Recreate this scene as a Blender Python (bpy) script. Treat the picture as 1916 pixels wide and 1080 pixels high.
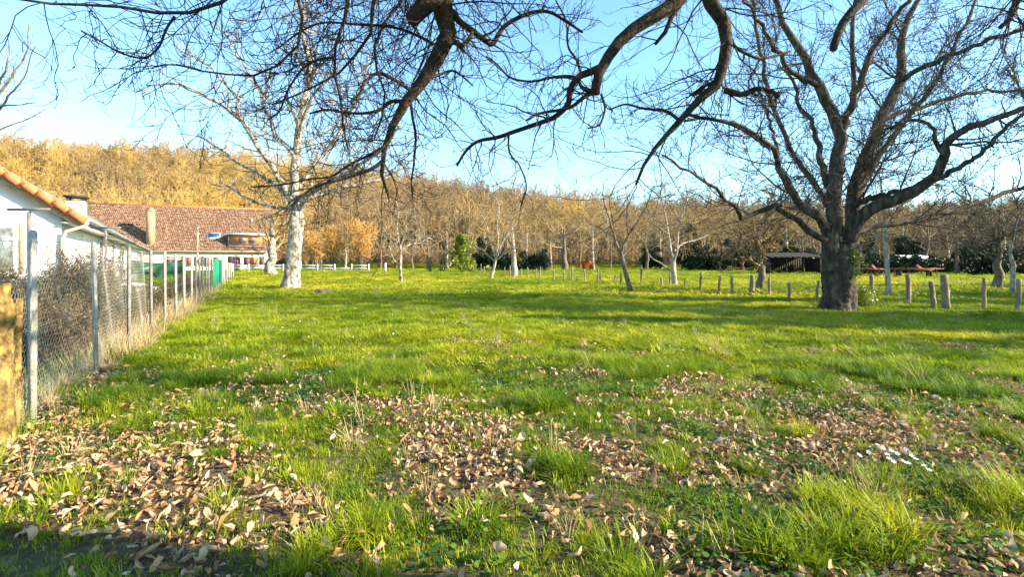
import bpy, math, random
import numpy as np
from mathutils import Vector, Matrix

# ------------------------------------------------------------------ scene, camera, light
S = bpy.context.scene
for o in list(bpy.data.objects): bpy.data.objects.remove(o)
COL = S.collection
FPX, HOR, CH = 950.0, 488.0, 1.5          # focal length in photo pixels, horizon row, eye height
cam = bpy.data.cameras.new('camera'); camo = bpy.data.objects.new('camera', cam); COL.objects.link(camo)
cam.sensor_width = 36; cam.lens = FPX/1916*36; cam.shift_y = -52/1916
cam.clip_start = 0.05; cam.clip_end = 3000
camo.location = (0, 0, CH); camo.rotation_euler = (math.radians(90), 0, 0)
S.camera = camo
SUN_AZ, SUN_EL = math.radians(100), math.radians(25)      # clockwise from +Y (view direction)
sdir = Vector((math.sin(SUN_AZ)*math.cos(SUN_EL), math.cos(SUN_AZ)*math.cos(SUN_EL), math.sin(SUN_EL)))
W = bpy.data.worlds.new('World'); S.world = W; W.use_nodes = True
wn = W.node_tree.nodes; wl = W.node_tree.links
sky = wn.new('ShaderNodeTexSky'); sky.sky_type = 'NISHITA'; sky.sun_disc = False
sky.sun_elevation = SUN_EL; sky.sun_rotation = SUN_AZ; sky.altitude = 200
sky.air_density = 1.0; sky.dust_density = 0.4; sky.ozone_density = 1.0
tintn = wn.new('ShaderNodeMixRGB'); tintn.blend_type = 'MULTIPLY'; tintn.inputs[0].default_value = 1; tintn.inputs[2].default_value = (.74, 1.0, 1.10, 1)
wl.new(sky.outputs[0], tintn.inputs[1]); wl.new(tintn.outputs[0], wn['Background'].inputs[0]); wn['Background'].inputs[1].default_value = 0.128
sun = bpy.data.lights.new('sun', 'SUN'); suno = bpy.data.objects.new('sun', sun); COL.objects.link(suno)
sun.energy = 5.0; sun.angle = math.radians(0.5); sun.color = (1.0, 0.87, 0.66)
suno.rotation_euler = (-sdir).to_track_quat('-Z', 'Y').to_euler(); suno.location = (20, -10, 30)
S.view_settings.view_transform = 'Standard'; S.view_settings.look = 'None'
S.view_settings.gamma = 1; S.view_settings.use_curve_mapping = False
S.view_settings.exposure = 1.75
S.render.engine = 'CYCLES'; S.cycles.max_bounces = 5; S.cycles.transparent_max_bounces = 6
S.cycles.use_denoising = True

# ------------------------------------------------------------------ helpers
rng = np.random.default_rng(7); random.seed(7)
def P(px, py, d): return np.array([(px-958)/FPX*d, d, CH+(HOR-py)/FPX*d])
def dep(py): return CH*FPX/(py-HOR)
def vn(x, y, s, seed=0):
    """smooth value noise 0..1"""
    x = np.asarray(x, float)/s+1000.5; y = np.asarray(y, float)/s+1000.5
    xi = np.floor(x).astype(np.int64); yi = np.floor(y).astype(np.int64)
    fx = x-xi; fy = y-yi; fx = fx*fx*(3-2*fx); fy = fy*fy*(3-2*fy)
    def h(a, b):
        n = (a*374761393+b*668265263+seed*974634577) & 0x7fffffff
        n = ((n ^ (n >> 13))*1274126177) & 0x7fffffff
        return ((n ^ (n >> 16)) & 0xffff)/65535.0
    return (h(xi, yi)*(1-fx)+h(xi+1, yi)*fx)*(1-fy)+(h(xi, yi+1)*(1-fx)+h(xi+1, yi+1)*fx)*fy
def sstep(a, b, v):
    t = np.clip((np.asarray(v, float)-a)/(b-a), 0, 1); return t*t*(3-2*t)
HX = [-400, -260, -191, -140, -80, -20, 10, 50, 110, 190, 400]
HZ = [38, 38, 37, 33, 28, 20, 16, 12, 11, 11, 11]
def gh(x, y):
    x = np.asarray(x, float); y = np.asarray(y, float)
    r = np.hypot(x, y)
    near = 1-sstep(14, 40, r)
    z = near*(0.07*(vn(x, y, 1.3, 1)-.5)+0.05*(vn(x, y, .45, 2)-.5)) + 0.10*(vn(x, y, 5, 3)-.5)*sstep(6, 14, r)*(1-sstep(60, 90, r))
    hill = np.interp(x, HX, HZ)*sstep(92, 195, y+12*(vn(x, y, 40, 4)-.5))
    return z+hill+3*(vn(x, y, 30, 5)-.5)*sstep(95, 150, y)
def ghz(x, y): return float(gh(np.array([x]), np.array([y]))[0])

def mesh(name, V, faces, mat=None, smooth=False):
    """faces: list of (n,k) int arrays"""
    me = bpy.data.meshes.new(name)
    V = np.ascontiguousarray(V, np.float32)
    me.vertices.add(len(V)); me.vertices.foreach_set('co', V.ravel())
    loops = np.concatenate([f.ravel() for f in faces]).astype(np.int32)
    tot = np.concatenate([np.full(len(f), f.shape[1], np.int32) for f in faces])
    start = np.concatenate([[0], np.cumsum(tot)[:-1]]).astype(np.int32)
    me.loops.add(len(loops)); me.loops.foreach_set('vertex_index', loops)
    me.polygons.add(len(tot)); me.polygons.foreach_set('loop_start', start); me.polygons.foreach_set('loop_total', tot)
    if smooth: me.polygons.foreach_set('use_smooth', np.ones(len(tot), bool))
    me.update(calc_edges=True)
    if mat: me.materials.append(mat)
    return me
class MB:
    def __init__(s): s.V = []; s.F = {}; s.n = 0
    def add(s, V, faces):
        V = np.asarray(V, float).reshape(-1, 3)
        for f in faces:
            f = np.asarray(f, int)
            s.F.setdefault(f.shape[1], []).append(f+s.n)
        s.V.append(V); s.n += len(V); return s
    def box(s, lo, hi, M=None):
        lo = np.array(lo, float); hi = np.array(hi, float)
        c = np.array([[x, y, z] for x in (0, 1) for y in (0, 1) for z in (0, 1)], float)
        V = lo+c*(hi-lo)
        if M is not None: V = V@np.array(M)[:3, :3].T+np.array(M)[:3, 3]
        return s.add(V, [np.array([[0,1,3,2],[4,6,7,5],[0,4,5,1],[2,3,7,6],[0,2,6,4],[1,5,7,3]])])
    def beam(s, a, b, w, h=None, up=(0, 0, 1)):
        """rectangular bar from a to b"""
        a = np.array(a, float); b = np.array(b, float); h = h or w
        t = b-a; t /= np.linalg.norm(t)
        u = np.cross(t, up)
        if np.linalg.norm(u) < 1e-4: u = np.cross(t, (1, 0, 0))
        u /= np.linalg.norm(u); v = np.cross(u, t)
        V = [p+su*u*w/2+sv*v*h/2 for p in (a, b) for su, sv in ((-1,-1),(1,-1),(1,1),(-1,1))]
        return s.add(V, [np.array([[3,2,1,0],[4,5,6,7],[0,1,5,4],[1,2,6,5],[2,3,7,6],[3,0,4,7]])])
    def tube(s, pts, r, k=8, cap=True):
        pts = np.asarray(pts, float); R = np.broadcast_to(np.asarray(r, float), (len(pts),))
        V, F = tubes(pts[None], R[None], k); fs = [F]
        if cap:
            m = len(pts); fs.append(np.arange(k)[None, ::-1]); fs.append((np.arange(k)+(m-1)*k)[None])
        return s.add(V, fs)
    def mesh(s, name, mat, smooth=False):
        return mesh(name, np.concatenate(s.V), [np.concatenate(f) for f in s.F.values()], mat, smooth)
    def build(s, name, mat, parent=None, smooth=False): return link(name, s.mesh(name, mat, smooth), parent)
def link(name, me, parent=None, loc=None):
    o = bpy.data.objects.new(name, me); COL.objects.link(o)
    if parent is not None: o.parent = parent; o.matrix_parent_inverse = Matrix.Identity(4)
    if loc is not None: o.location = loc
    return o
def tag(o, label=None, cat=None, group=None, kind=None):
    if label: o['label'] = label
    if cat: o['category'] = cat
    if group: o['group'] = group
    if kind: o['kind'] = kind
    return o
def thing(name, label, cat, loc=(0, 0, 0), group=None, rz=0):
    o = bpy.data.objects.new(name, None); COL.objects.link(o); o.location = loc; o.rotation_euler = (0, 0, rz)
    o.empty_display_size = .2
    return tag(o, label, cat, group)
def copy_tree(o, parent=None):
    c = o.copy(); COL.objects.link(c)
    if parent is not None: c.parent = parent
    for ch in list(o.children): copy_tree(ch, c)
    return c

def tubes(Pt, R, k):
    N, m, _ = Pt.shape
    T = np.gradient(Pt, axis=1) if m > 2 else np.repeat((Pt[:, 1:]-Pt[:, :1]), 2, 1)
    T /= np.linalg.norm(T, axis=2, keepdims=True)+1e-9
    ch = Pt[:, -1]-Pt[:, 0]; ch /= np.linalg.norm(ch, axis=1, keepdims=True)+1e-9
    ref = np.cross(ch, np.array([.31, .87, .38])); bad = np.linalg.norm(ref, axis=1) < .15
    ref[bad] = np.cross(ch[bad], np.array([.9, -.2, .1])); ref /= np.linalg.norm(ref, axis=1, keepdims=True)+1e-9
    ref = ref[:, None, :]
    U = ref-(ref*T).sum(2, keepdims=True)*T; U /= np.linalg.norm(U, axis=2, keepdims=True)+1e-9
    Vv = np.cross(T, U)
    a = np.arange(k)*2*math.pi/k
    V = Pt[:, :, None, :]+R[:, :, None, None]*(np.cos(a)[None, None, :, None]*U[:, :, None, :]+np.sin(a)[None, None, :, None]*Vv[:, :, None, :])
    i = np.arange(N)[:, None, None]*m*k; j = np.arange(m-1)[None, :, None]*k; q = np.arange(k)[None, None, :]
    q2 = (q+1) % k
    F = np.stack([i+j+q, i+j+q2, i+j+k+q2, i+j+k+q], -1).reshape(-1, 4)
    return V.reshape(-1, 3), F
def resample(pts, n):
    pts = np.asarray(pts, float)
    if len(pts) == 2: return pts[0]+(pts[1]-pts[0])*np.linspace(0, 1, n)[:, None]
    p = np.vstack([2*pts[0]-pts[1], pts, 2*pts[-1]-pts[-2]]); out = []
    L = np.r_[0, np.cumsum(np.linalg.norm(np.diff(pts[:, :3], axis=0), axis=1))]; L /= L[-1]
    for t in np.linspace(0, 1, n):
        i = min(np.searchsorted(L, t, 'right')-1, len(pts)-2); u = (t-L[i])/(L[i+1]-L[i]+1e-9)
        a, b, c, d = p[i], p[i+1], p[i+2], p[i+3]
        out.append(.5*(2*b+(c-a)*u+(2*a-5*b+4*c-d)*u*u+(3*b-a-3*c+d)*u**3))
    return np.array(out)
def unit(v): return v/(np.linalg.norm(v, axis=-1, keepdims=True)+1e-9)
def shoots(Pt, R, dens, t0=.15, ang=(50, 14), lenr=.5, lmin=.05, lmax=9, rr=.6, m=6, wander=.25, up=0., tip=0., rmin=.003, g=rng, flat=0., n=None, taper=.3, rmax=9.):
    """grow one generation of side branches on the polylines Pt (N,m,3) with radii R"""
    N, pm, _ = Pt.shape
    L = np.linalg.norm(np.diff(Pt, axis=1), axis=2).sum(1)
    cnt = g.poisson(np.maximum(dens*L*(1-t0), .01)) if n is None else np.full(N, n)
    idx = np.repeat(np.arange(N), cnt); M = len(idx)
    if M == 0: return np.zeros((0, m, 3)), np.zeros((0, m))
    t = t0+(1-t0)*g.random(M); f = t*(pm-1); i0 = np.minimum(f.astype(int), pm-2); u = (f-i0)[:, None]
    st = Pt[idx, i0]*(1-u)+Pt[idx, i0+1]*u
    pr = R[idx, i0]*(1-u[:, 0])+R[idx, i0+1]*u[:, 0]
    tan = unit(Pt[idx, i0+1]-Pt[idx, i0])
    a = np.radians(np.clip(g.normal(ang[0], ang[1], M), 12, 100))[:, None]
    rv = g.normal(size=(M, 3)); rv[:, 2] *= (1-flat); per = unit(rv-(rv*tan).sum(1, keepdims=True)*tan)
    d = unit(np.cos(a)*tan+np.sin(a)*per)
    ln = np.clip(lenr*L[idx]*(1-.5*t)*g.uniform(.55, 1.3, M), lmin, lmax)
    pts = np.zeros((M, m, 3)); pts[:, 0] = st; seg = (ln/(m-1))[:, None]
    for s in range(1, m):
        fr = s/(m-1)
        d = unit(d+wander*g.normal(size=(M, 3))*.6+np.array([0, 0, 1.])*(up*(1-fr)+tip*fr))
        pts[:, s] = pts[:, s-1]+d*seg
    r0 = np.clip(pr*rr*g.uniform(.6, 1.0, M), rmin, rmax*g.uniform(.6, 1.1, M))
    rad = np.maximum(r0[:, None]*(1-(1-taper)*np.linspace(0, 1, m))[None], rmin*.7)
    return pts, rad

# ------------------------------------------------------------------ materials
def mat(name, col=(.5, .5, .5), rough=.9, build=None, spec=.2):
    m = bpy.data.materials.new(name); m.use_nodes = True
    b = m.node_tree.nodes['Principled BSDF']
    b.inputs['Base Color'].default_value = (*col, 1); b.inputs['Roughness'].default_value = rough
    b.inputs['Specular IOR Level'].default_value = spec
    if build: build(m.node_tree.nodes, m.node_tree.links, b)
    return m
def noise_mat(name, stops, scale=4, detail=6, rough=.9, bump=.0, bscale=None, stretch=(1, 1, 1), spec=.2, coords='Object', extra=None):
    """colour ramp over a noise field, optional bump"""
    def bld(n, l, b):
        tc = n.new('ShaderNodeTexCoord'); mp = n.new('ShaderNodeMapping'); mp.inputs['Scale'].default_value = stretch
        l.new(tc.outputs[coords], mp.inputs[0])
        nz = n.new('ShaderNodeTexNoise'); nz.inputs['Scale'].default_value = scale; nz.inputs['Detail'].default_value = detail
        nz.inputs['Roughness'].default_value = .65
        l.new(mp.outputs[0], nz.inputs['Vector'])
        cr = n.new('ShaderNodeValToRGB'); e = cr.color_ramp.elements
        while len(e) < len(stops): e.new(.5)
        for k, (p, c) in enumerate(stops): e[k].position = p; e[k].color = (*c, 1)
        l.new(nz.outputs[0], cr.inputs[0]); l.new(cr.outputs[0], b.inputs['Base Color'])
        if bump:
            n2 = n.new('ShaderNodeTexNoise'); n2.inputs['Scale'].default_value = bscale or scale*3; n2.inputs['Detail'].default_value = 5
            l.new(mp.outputs[0], n2.inputs['Vector'])
            bp = n.new('ShaderNodeBump'); bp.inputs['Strength'].default_value = bump; bp.inputs['Distance'].default_value = .03
            l.new(n2.outputs[0], bp.inputs['Height']); l.new(bp.outputs[0], b.inputs['Normal'])
        if extra: extra(n, l, b, mp, cr)
    return mat(name, rough=rough, build=bld, spec=spec)
def leaf_mat(name, stops, rough=.6, trans=.35, spec=.25, noise=None):
    """colour from the per-copy tint value, a little light coming through"""
    def bld(n, l, b):
        at = n.new('ShaderNodeAttribute'); at.attribute_type = 'INSTANCER'; at.attribute_name = 'tint'
        cr = n.new('ShaderNodeValToRGB'); e = cr.color_ramp.elements
        while len(e) < len(stops): e.new(.5)
        for k, (p, c) in enumerate(stops): e[k].position = p; e[k].color = (*c, 1)
        src = at.outputs['Fac']
        if noise:
            geo = n.new('ShaderNodeNewGeometry'); nz = n.new('ShaderNodeTexNoise'); nz.inputs['Scale'].default_value = noise[0]
            nz.inputs['Detail'].default_value = 3; l.new(geo.outputs['Position'], nz.inputs['Vector'])
            mm = n.new('ShaderNodeMath'); mm.operation = 'MULTIPLY_ADD'; mm.inputs[1].default_value = noise[1]; mm.inputs[2].default_value = -noise[1]/2
            l.new(nz.outputs[0], mm.inputs[0]); ad = n.new('ShaderNodeMath'); ad.operation = 'ADD'
            l.new(mm.outputs[0], ad.inputs[0]); l.new(src, ad.inputs[1]); src = ad.outputs[0]
        l.new(src, cr.inputs[0]); l.new(cr.outputs[0], b.inputs['Base Color'])
        tr = n.new('ShaderNodeBsdfTranslucent'); l.new(cr.outputs[0], tr.inputs[0])
        mx = n.new('ShaderNodeMixShader'); mx.inputs[0].default_value = trans
        l.new(b.outputs[0], mx.inputs[1]); l.new(tr.outputs[0], mx.inputs[2])
        l.new(mx.outputs[0], n['Material Output'].inputs['Surface'])
    return mat(name, rough=rough, build=bld, spec=spec)

M = {}
M['bark_near'] = noise_mat('bark_near', [(.3, (.012, .009, .007)), (.55, (.05, .037, .026)), (.75, (.16, .10, .045))], 9, bump=.6, bscale=30)  # crown's shade put into the colour: near black with sunlit brown parts
M['bark_big'] = noise_mat('bark_big', [(.28, (.014, .010, .008)), (.5, (.055, .042, .030)), (.66, (.13, .105, .07)), (.8, (.26, .20, .04))], 7, bump=1.0, bscale=26, stretch=(1, 1, .35))
M['bark_big_twig'] = noise_mat('bark_big_twig', [(.3, (.035, .026, .02)), (.7, (.14, .11, .075))], 3)
M['bark_pale'] = noise_mat('bark_pale', [(.36, (.035, .028, .022)), (.47, (.20, .17, .13)), (.62, (.50, .45, .37))], 5.5, bump=.7, bscale=20, stretch=(1, 1, .6))
M['bark_pale_twig'] = noise_mat('bark_pale_twig', [(.35, (.12, .09, .06)), (.65, (.42, .34, .24))], 2)
M['bark_brown'] = noise_mat('bark_brown', [(.3, (.05, .038, .028)), (.7, (.24, .18, .12))], 4, bump=.6)
M['bark_ash'] = noise_mat('bark_ash', [(.35, (.14, .115, .085)), (.62, (.46, .40, .31))], 5, bump=.5)
M['twig_gold'] = noise_mat('twig_gold', [(.3, (.20, .125, .045)), (.7, (.44, .31, .14))], .6)
M['twig_tan'] = noise_mat('twig_tan', [(.3, (.17, .115, .065)), (.7, (.40, .29, .17))], .5)
M['twig_rust'] = noise_mat('twig_rust', [(.3, (.40, .19, .04)), (.7, (.62, .37, .12))], .5)
M['twig_weep'] = noise_mat('twig_weep', [(.35, (.06, .04, .02)), (.7, (.40, .28, .13))], 2.5)
M['twig_dark'] = noise_mat('twig_dark', [(.3, (.035, .028, .022)), (.7, (.13, .105, .075))], .6)
def wood_extra(n, l, b, mp, cr):
    at = n.new('ShaderNodeAttribute'); at.attribute_type = 'INSTANCER'; at.attribute_name = 'tint'
    c2 = n.new('ShaderNodeValToRGB'); e = c2.color_ramp.elements
    e.new(.4); e.new(.7)
    for k, (p, c) in enumerate([(0, (.20, .135, .075)), (.4, (.33, .22, .095)), (.7, (.42, .275, .08)), (1, (.48, .30, .065))]): e[k].position = p; e[k].color = (*c, 1)
    l.new(at.outputs['Fac'], c2.inputs[0]); l.new(c2.outputs[0], b.inputs['Base Color'])
M['wood_far'] = noise_mat('wood_far', [(.3, (.2, .13, .05)), (.7, (.4, .28, .12))], .6, extra=wood_extra)
M['grass'] = leaf_mat('grass', [(0, (.035, .10, .012)), (.35, (.125, .215, .008)), (.7, (.30, .35, .010)), (1, (.48, .44, .03))], .55, .42, noise=(1.6, .5))
M['straw'] = leaf_mat('straw', [(0, (.30, .22, .10)), (1, (.62, .48, .26))], .8, .3)
M['dead_leaf'] = leaf_mat('dead_leaf', [(0, (.13, .065, .03)), (.2, (.30, .155, .065)), (.5, (.46, .28, .14)), (.8, (.60, .42, .26)), (1, (.68, .54, .38))], .75, .22, noise=(25, .35))
M['clover'] = leaf_mat('clover', [(0, (.02, .06, .010)), (1, (.10, .19, .02))], .5, .3)
M['holly'] = leaf_mat('holly', [(0, (.10, .16, .012)), (1, (.36, .37, .03))], .35, .25, spec=.5, noise=(2.2, 1.6))
M['dark_leaf'] = leaf_mat('dark_leaf', [(0, (.008, .016, .006)), (1, (.03, .05, .016))], .6, .15, noise=(1.5, 1.4))
M['brown_leaf'] = leaf_mat('brown_leaf', [(0, (.10, .065, .03)), (1, (.30, .20, .09))], .8, .2, noise=(3, 1.5))
M['olive_leaf'] = leaf_mat('olive_leaf', [(0, (.03, .035, .012)), (1, (.15, .13, .05))], .8, .2, noise=(3, 1.6))
M['concrete'] = noise_mat('concrete', [(.3, (.22, .205, .165)), (.7, (.46, .425, .35))], 14, bump=.3, bscale=60)
M['post_grey'] = noise_mat('post_grey', [(.3, (.09, .09, .085)), (.7, (.27, .26, .235))], 10, bump=.3)
M['post_wood'] = noise_mat('post_wood', [(.3, (.10, .075, .05)), (.6, (.30, .235, .15)), (.8, (.40, .35, .18))], 6, bump=.6, bscale=25, stretch=(1, 1, .25))
M['post_moss'] = noise_mat('post_moss', [(.32, (.035, .022, .010)), (.5, (.20, .13, .04)), (.6, (.34, .23, .07)), (.72, (.40, .35, .04))], 16, bump=1.0, bscale=30, stretch=(1, 1, .6))
M['white_paint'] = noise_mat('white_paint', [(.3, (.66, .65, .62)), (.7, (.80, .79, .76))], 3)
M['render_white'] = noise_mat('render_white', [(.3, (.74, .73, .70)), (.7, (.82, .81, .78))], 1.5, bump=.15, bscale=60)
M['render_cream'] = noise_mat('render_cream', [(.3, (.58, .49, .36)), (.7, (.74, .66, .52))], .8, bump=.2, bscale=12)
M['plinth'] = noise_mat('plinth', [(.3, (.20, .195, .18)), (.7, (.34, .33, .30))], 4, bump=.3)
def tile_extra(n, l, b, mp, cr):
    pass
M['tile_old'] = leaf_mat('tile_old', [(0, (.06, .032, .022)), (.5, (.165, .088, .052)), (1, (.32, .205, .13))], .85, 0.0, noise=(3.2, 2.6))
M['tile_orange'] = noise_mat('tile_orange', [(.3, (.42, .12, .045)), (.7, (.62, .22, .09))], 6, bump=.3)
M['tile_grey'] = noise_mat('tile_grey', [(.3, (.13, .125, .10)), (.7, (.30, .285, .23))], 7, bump=.3)
M['brick_render'] = noise_mat('brick_render', [(.3, (.34, .19, .10)), (.7, (.50, .31, .18))], 2, bump=.3)
M['soot'] = noise_mat('soot', [(.3, (.02, .018, .016)), (.7, (.07, .06, .055))], 6)
M['timber_white'] = noise_mat('timber_white', [(.3, (.64, .62, .57)), (.7, (.78, .76, .71))], 3)
M['timber_tan'] = noise_mat('timber_tan', [(.3, (.40, .29, .18)), (.7, (.58, .45, .30))], 3, stretch=(1, 6, 6))
M['shutter'] = noise_mat('shutter', [(.3, (.13, .06, .05)), (.7, (.22, .11, .09))], 2)
M['blind'] = noise_mat('blind', [(.3, (.50, .17, .06)), (.7, (.60, .23, .09))], 2)
M['glass_dark'] = mat('glass_dark', (.02, .022, .025), .12, spec=.6)
M['glass_sky'] = mat('glass_sky', (.03, .06, .12), .06, spec=.9)
M['glass_curtain'] = noise_mat('glass_curtain', [(.35, (.04, .05, .055)), (.65, (.26, .28, .27))], 3, rough=.15, spec=.6)
M['zinc'] = noise_mat('zinc', [(.3, (.26, .255, .24)), (.7, (.42, .41, .38))], 4, rough=.5, spec=.4)
M['iron'] = mat('iron', (.16, .15, .145), .5, spec=.5)
M['wire'] = noise_mat('wire', [(.3, (.20, .19, .15)), (.7, (.44, .42, .34))], 20, rough=.5, spec=.4)
M['green_board'] = noise_mat('green_board', [(.3, (.006, .16, .085)), (.7, (.015, .27, .16))], 5, rough=.5)
M['tarp_green'] = noise_mat('tarp_green', [(.3, (.012, .055, .03)), (.7, (.03, .11, .065))], 3, rough=.4, spec=.45)
M['tarp_grey'] = noise_mat('tarp_grey', [(.3, (.05, .06, .085)), (.7, (.12, .135, .18))], 3, rough=.4, spec=.4)
M['rust'] = noise_mat('rust', [(.3, (.10, .035, .024)), (.7, (.30, .11, .06))], 6)
M['red_paint'] = noise_mat('red_paint', [(.3, (.32, .02, .012)), (.7, (.50, .05, .025))], 4, rough=.5)
M['rubber'] = mat('rubber', (.02, .02, .02), .8)
M['plank_dark'] = noise_mat('plank_dark', [(.3, (.022, .017, .013)), (.7, (.06, .047, .036))], 5, stretch=(1, 1, .2))
M['sheet_white'] = noise_mat('sheet_white', [(.3, (.55, .55, .54)), (.7, (.75, .75, .74))], 2, rough=.5)
M['cut_wood'] = noise_mat('cut_wood', [(.3, (.30, .17, .09)), (.7, (.55, .37, .22))], 12)
M['petal'] = mat('petal', (.80, .80, .80), .6)
M['pollen'] = mat('pollen', (.65, .50, .05), .7)
M['stem'] = mat('stem', (.09, .20, .03), .6)

def gbuild(n, l, b):
    geo = n.new('ShaderNodeNewGeometry')
    def nz(s, d=5, r=.6):
        k = n.new('ShaderNodeTexNoise'); k.inputs['Scale'].default_value = s; k.inputs['Detail'].default_value = d; k.inputs['Roughness'].default_value = r
        l.new(geo.outputs['Position'], k.inputs['Vector']); return k.outputs[0]
    def ramp(src, st):
        cr = n.new('ShaderNodeValToRGB'); e = cr.color_ramp.elements
        while len(e) < len(st): e.new(.5)
        for k, (p, c) in enumerate(st): e[k].position = p; e[k].color = (*c, 1)
        l.new(src, cr.inputs[0]); return cr.outputs[0]
    green = ramp(nz(.35, 8, .7), [(.3, (.025, .055, .010)), (.5, (.07, .115, .014)), (.7, (.14, .17, .022))])  # green kept dark to stand in for shadow between the tufts
    earth = ramp(nz(22, 6), [(.3, (.035, .024, .015)), (.55, (.11, .075, .045)), (.75, (.26, .18, .11))])
    at = n.new('ShaderNodeAttribute'); at.attribute_name = 'turf'
    mx = n.new('ShaderNodeMixRGB'); l.new(at.outputs['Fac'], mx.inputs[0]); l.new(earth, mx.inputs[1]); l.new(green, mx.inputs[2])
    l.new(mx.outputs[0], b.inputs['Base Color'])
    bp = n.new('ShaderNodeBump'); bp.inputs['Strength'].default_value = .7; bp.inputs['Distance'].default_value = .05
    l.new(nz(9, 6), bp.inputs['Height']); l.new(bp.outputs[0], b.inputs['Normal'])
M['ground'] = mat('ground', rough=1, build=gbuild, spec=.05)

# ------------------------------------------------------------------ ground
FA = np.array([-4.46, 4.72]); FD = np.array([-.498, 1.0])           # garden fence line, starts and runs
def fence_x(y): return FA[0]+FD[0]*(y-FA[1])
def leafy(x, y):
    """0..1: how much leaf litter lies here instead of turf"""
    n = .45*vn(x, y, .8, 11)+.4*vn(x, y, .3, 12)+.15*vn(x, y, 2.5, 13)
    near = 1-sstep(3.6, 7.5, y+.25*np.abs(x))
    side = np.exp(-np.maximum(x-fence_x(y)-.2, 0)/.55)*(1-sstep(6, 12, y))*.8+.5*(1-sstep(-3.0, -1.6, x))*(1-sstep(4.0, 5.6, y))
    strip = (1-sstep(0, .3, x-fence_x(y)))*.35
    return np.clip((n-.592+.155*near+.13*side+strip+.05*sstep(.2, 1.5, x)*(1-sstep(4.5, 7, y)))*4.5, 0, 1)
def axis(a0, fine, a1, step, ratio):
    out = [0.0]
    while out[-1] < fine: out.append(out[-1]+step)
    s = step
    while out[-1] < a1: s *= ratio; out.append(out[-1]+s)
    return np.array(out)
xp = axis(0, 7, 520, .11, 1.06); xs = np.r_[-xp[:0:-1], xp]
yp = axis(0, 10, 640, .11, 1.055); yn = -axis(0, 1, 90, .3, 1.2)[:0:-1]; ys = np.r_[yn, yp]
gx, gy = np.meshgrid(xs, ys); gz = gh(gx, gy)
nx, ny = len(xs), len(ys)
q = (np.arange(ny-1)[:, None]*nx+np.arange(nx-1)[None, :]).ravel()
gme = mesh('ground', np.stack([gx, gy, gz], -1).reshape(-1, 3), [np.stack([q, q+1, q+nx+1, q+nx], 1)], M['ground'], True)
turf = 1-leafy(gx.ravel(), gy.ravel())*(1-sstep(8, 16, gy.ravel()))
turf = turf*(1-sstep(96, 112, gy.ravel()))
turf = turf*(.25+.75*sstep(5, 16, gy.ravel()))
at = gme.attributes.new('turf', 'FLOAT', 'POINT'); at.data.foreach_set('value', turf.astype(np.float32))
tag(link('ground', gme), kind='structure')

# ------------------------------------------------------------------ scattering (one mass = one object)
def scatter(name, label, pts, rot, scl, idx, tint, protos, cat=None, parent=None):
    me = bpy.data.meshes.new(name); me.vertices.add(len(pts)); me.vertices.foreach_set('co', np.ascontiguousarray(pts, np.float32).ravel())
    for nm, ty, v in (('rot', 'FLOAT_VECTOR', rot), ('scl', 'FLOAT_VECTOR', scl), ('pick', 'INT', idx), ('tint', 'FLOAT', tint)):
        a = me.attributes.new(nm, ty, 'POINT')
        a.data.foreach_set('vector' if ty == 'FLOAT_VECTOR' else 'value', np.ascontiguousarray(v, np.int32 if ty == 'INT' else np.float32).ravel())
    o = link(name, me, parent)
    ng = bpy.data.node_groups.new(name, 'GeometryNodeTree')
    ng.interface.new_socket('Geometry', in_out='INPUT', socket_type='NodeSocketGeometry')
    ng.interface.new_socket('Geometry', in_out='OUTPUT', socket_type='NodeSocketGeometry')
    N, Lk = ng.nodes, ng.links
    gi = N.new('NodeGroupInput'); go = N.new('NodeGroupOutput'); iop = N.new('GeometryNodeInstanceOnPoints')
    g2i = N.new('GeometryNodeGeometryToInstance')
    for p in reversed(protos):
        oi = N.new('GeometryNodeObjectInfo'); oi.inputs['Object'].default_value = p; oi.inputs['As Instance'].default_value = False
        Lk.new(oi.outputs['Geometry'], g2i.inputs[0])
    def attr(nm, ty):
        a = N.new('GeometryNodeInputNamedAttribute'); a.data_type = ty; a.inputs['Name'].default_value = nm
        return a.outputs['Attribute']
    Lk.new(gi.outputs[0], iop.inputs['Points']); Lk.new(g2i.outputs[0], iop.inputs['Instance'])
    iop.inputs['Pick Instance'].default_value = True
    Lk.new(attr('pick', 'INT'), iop.inputs['Instance Index'])
    e2r = N.new('FunctionNodeEulerToRotation'); Lk.new(attr('rot', 'FLOAT_VECTOR'), e2r.inputs[0]); Lk.new(e2r.outputs[0], iop.inputs['Rotation'])
    Lk.new(attr('scl', 'FLOAT_VECTOR'), iop.inputs['Scale']); Lk.new(iop.outputs[0], go.inputs[0])
    md = o.modifiers.new('scatter', 'NODES'); md.node_group = ng
    return tag(o, label, cat, kind='stuff')
def proto(name, me): return bpy.data.objects.new(name, me)

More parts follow.
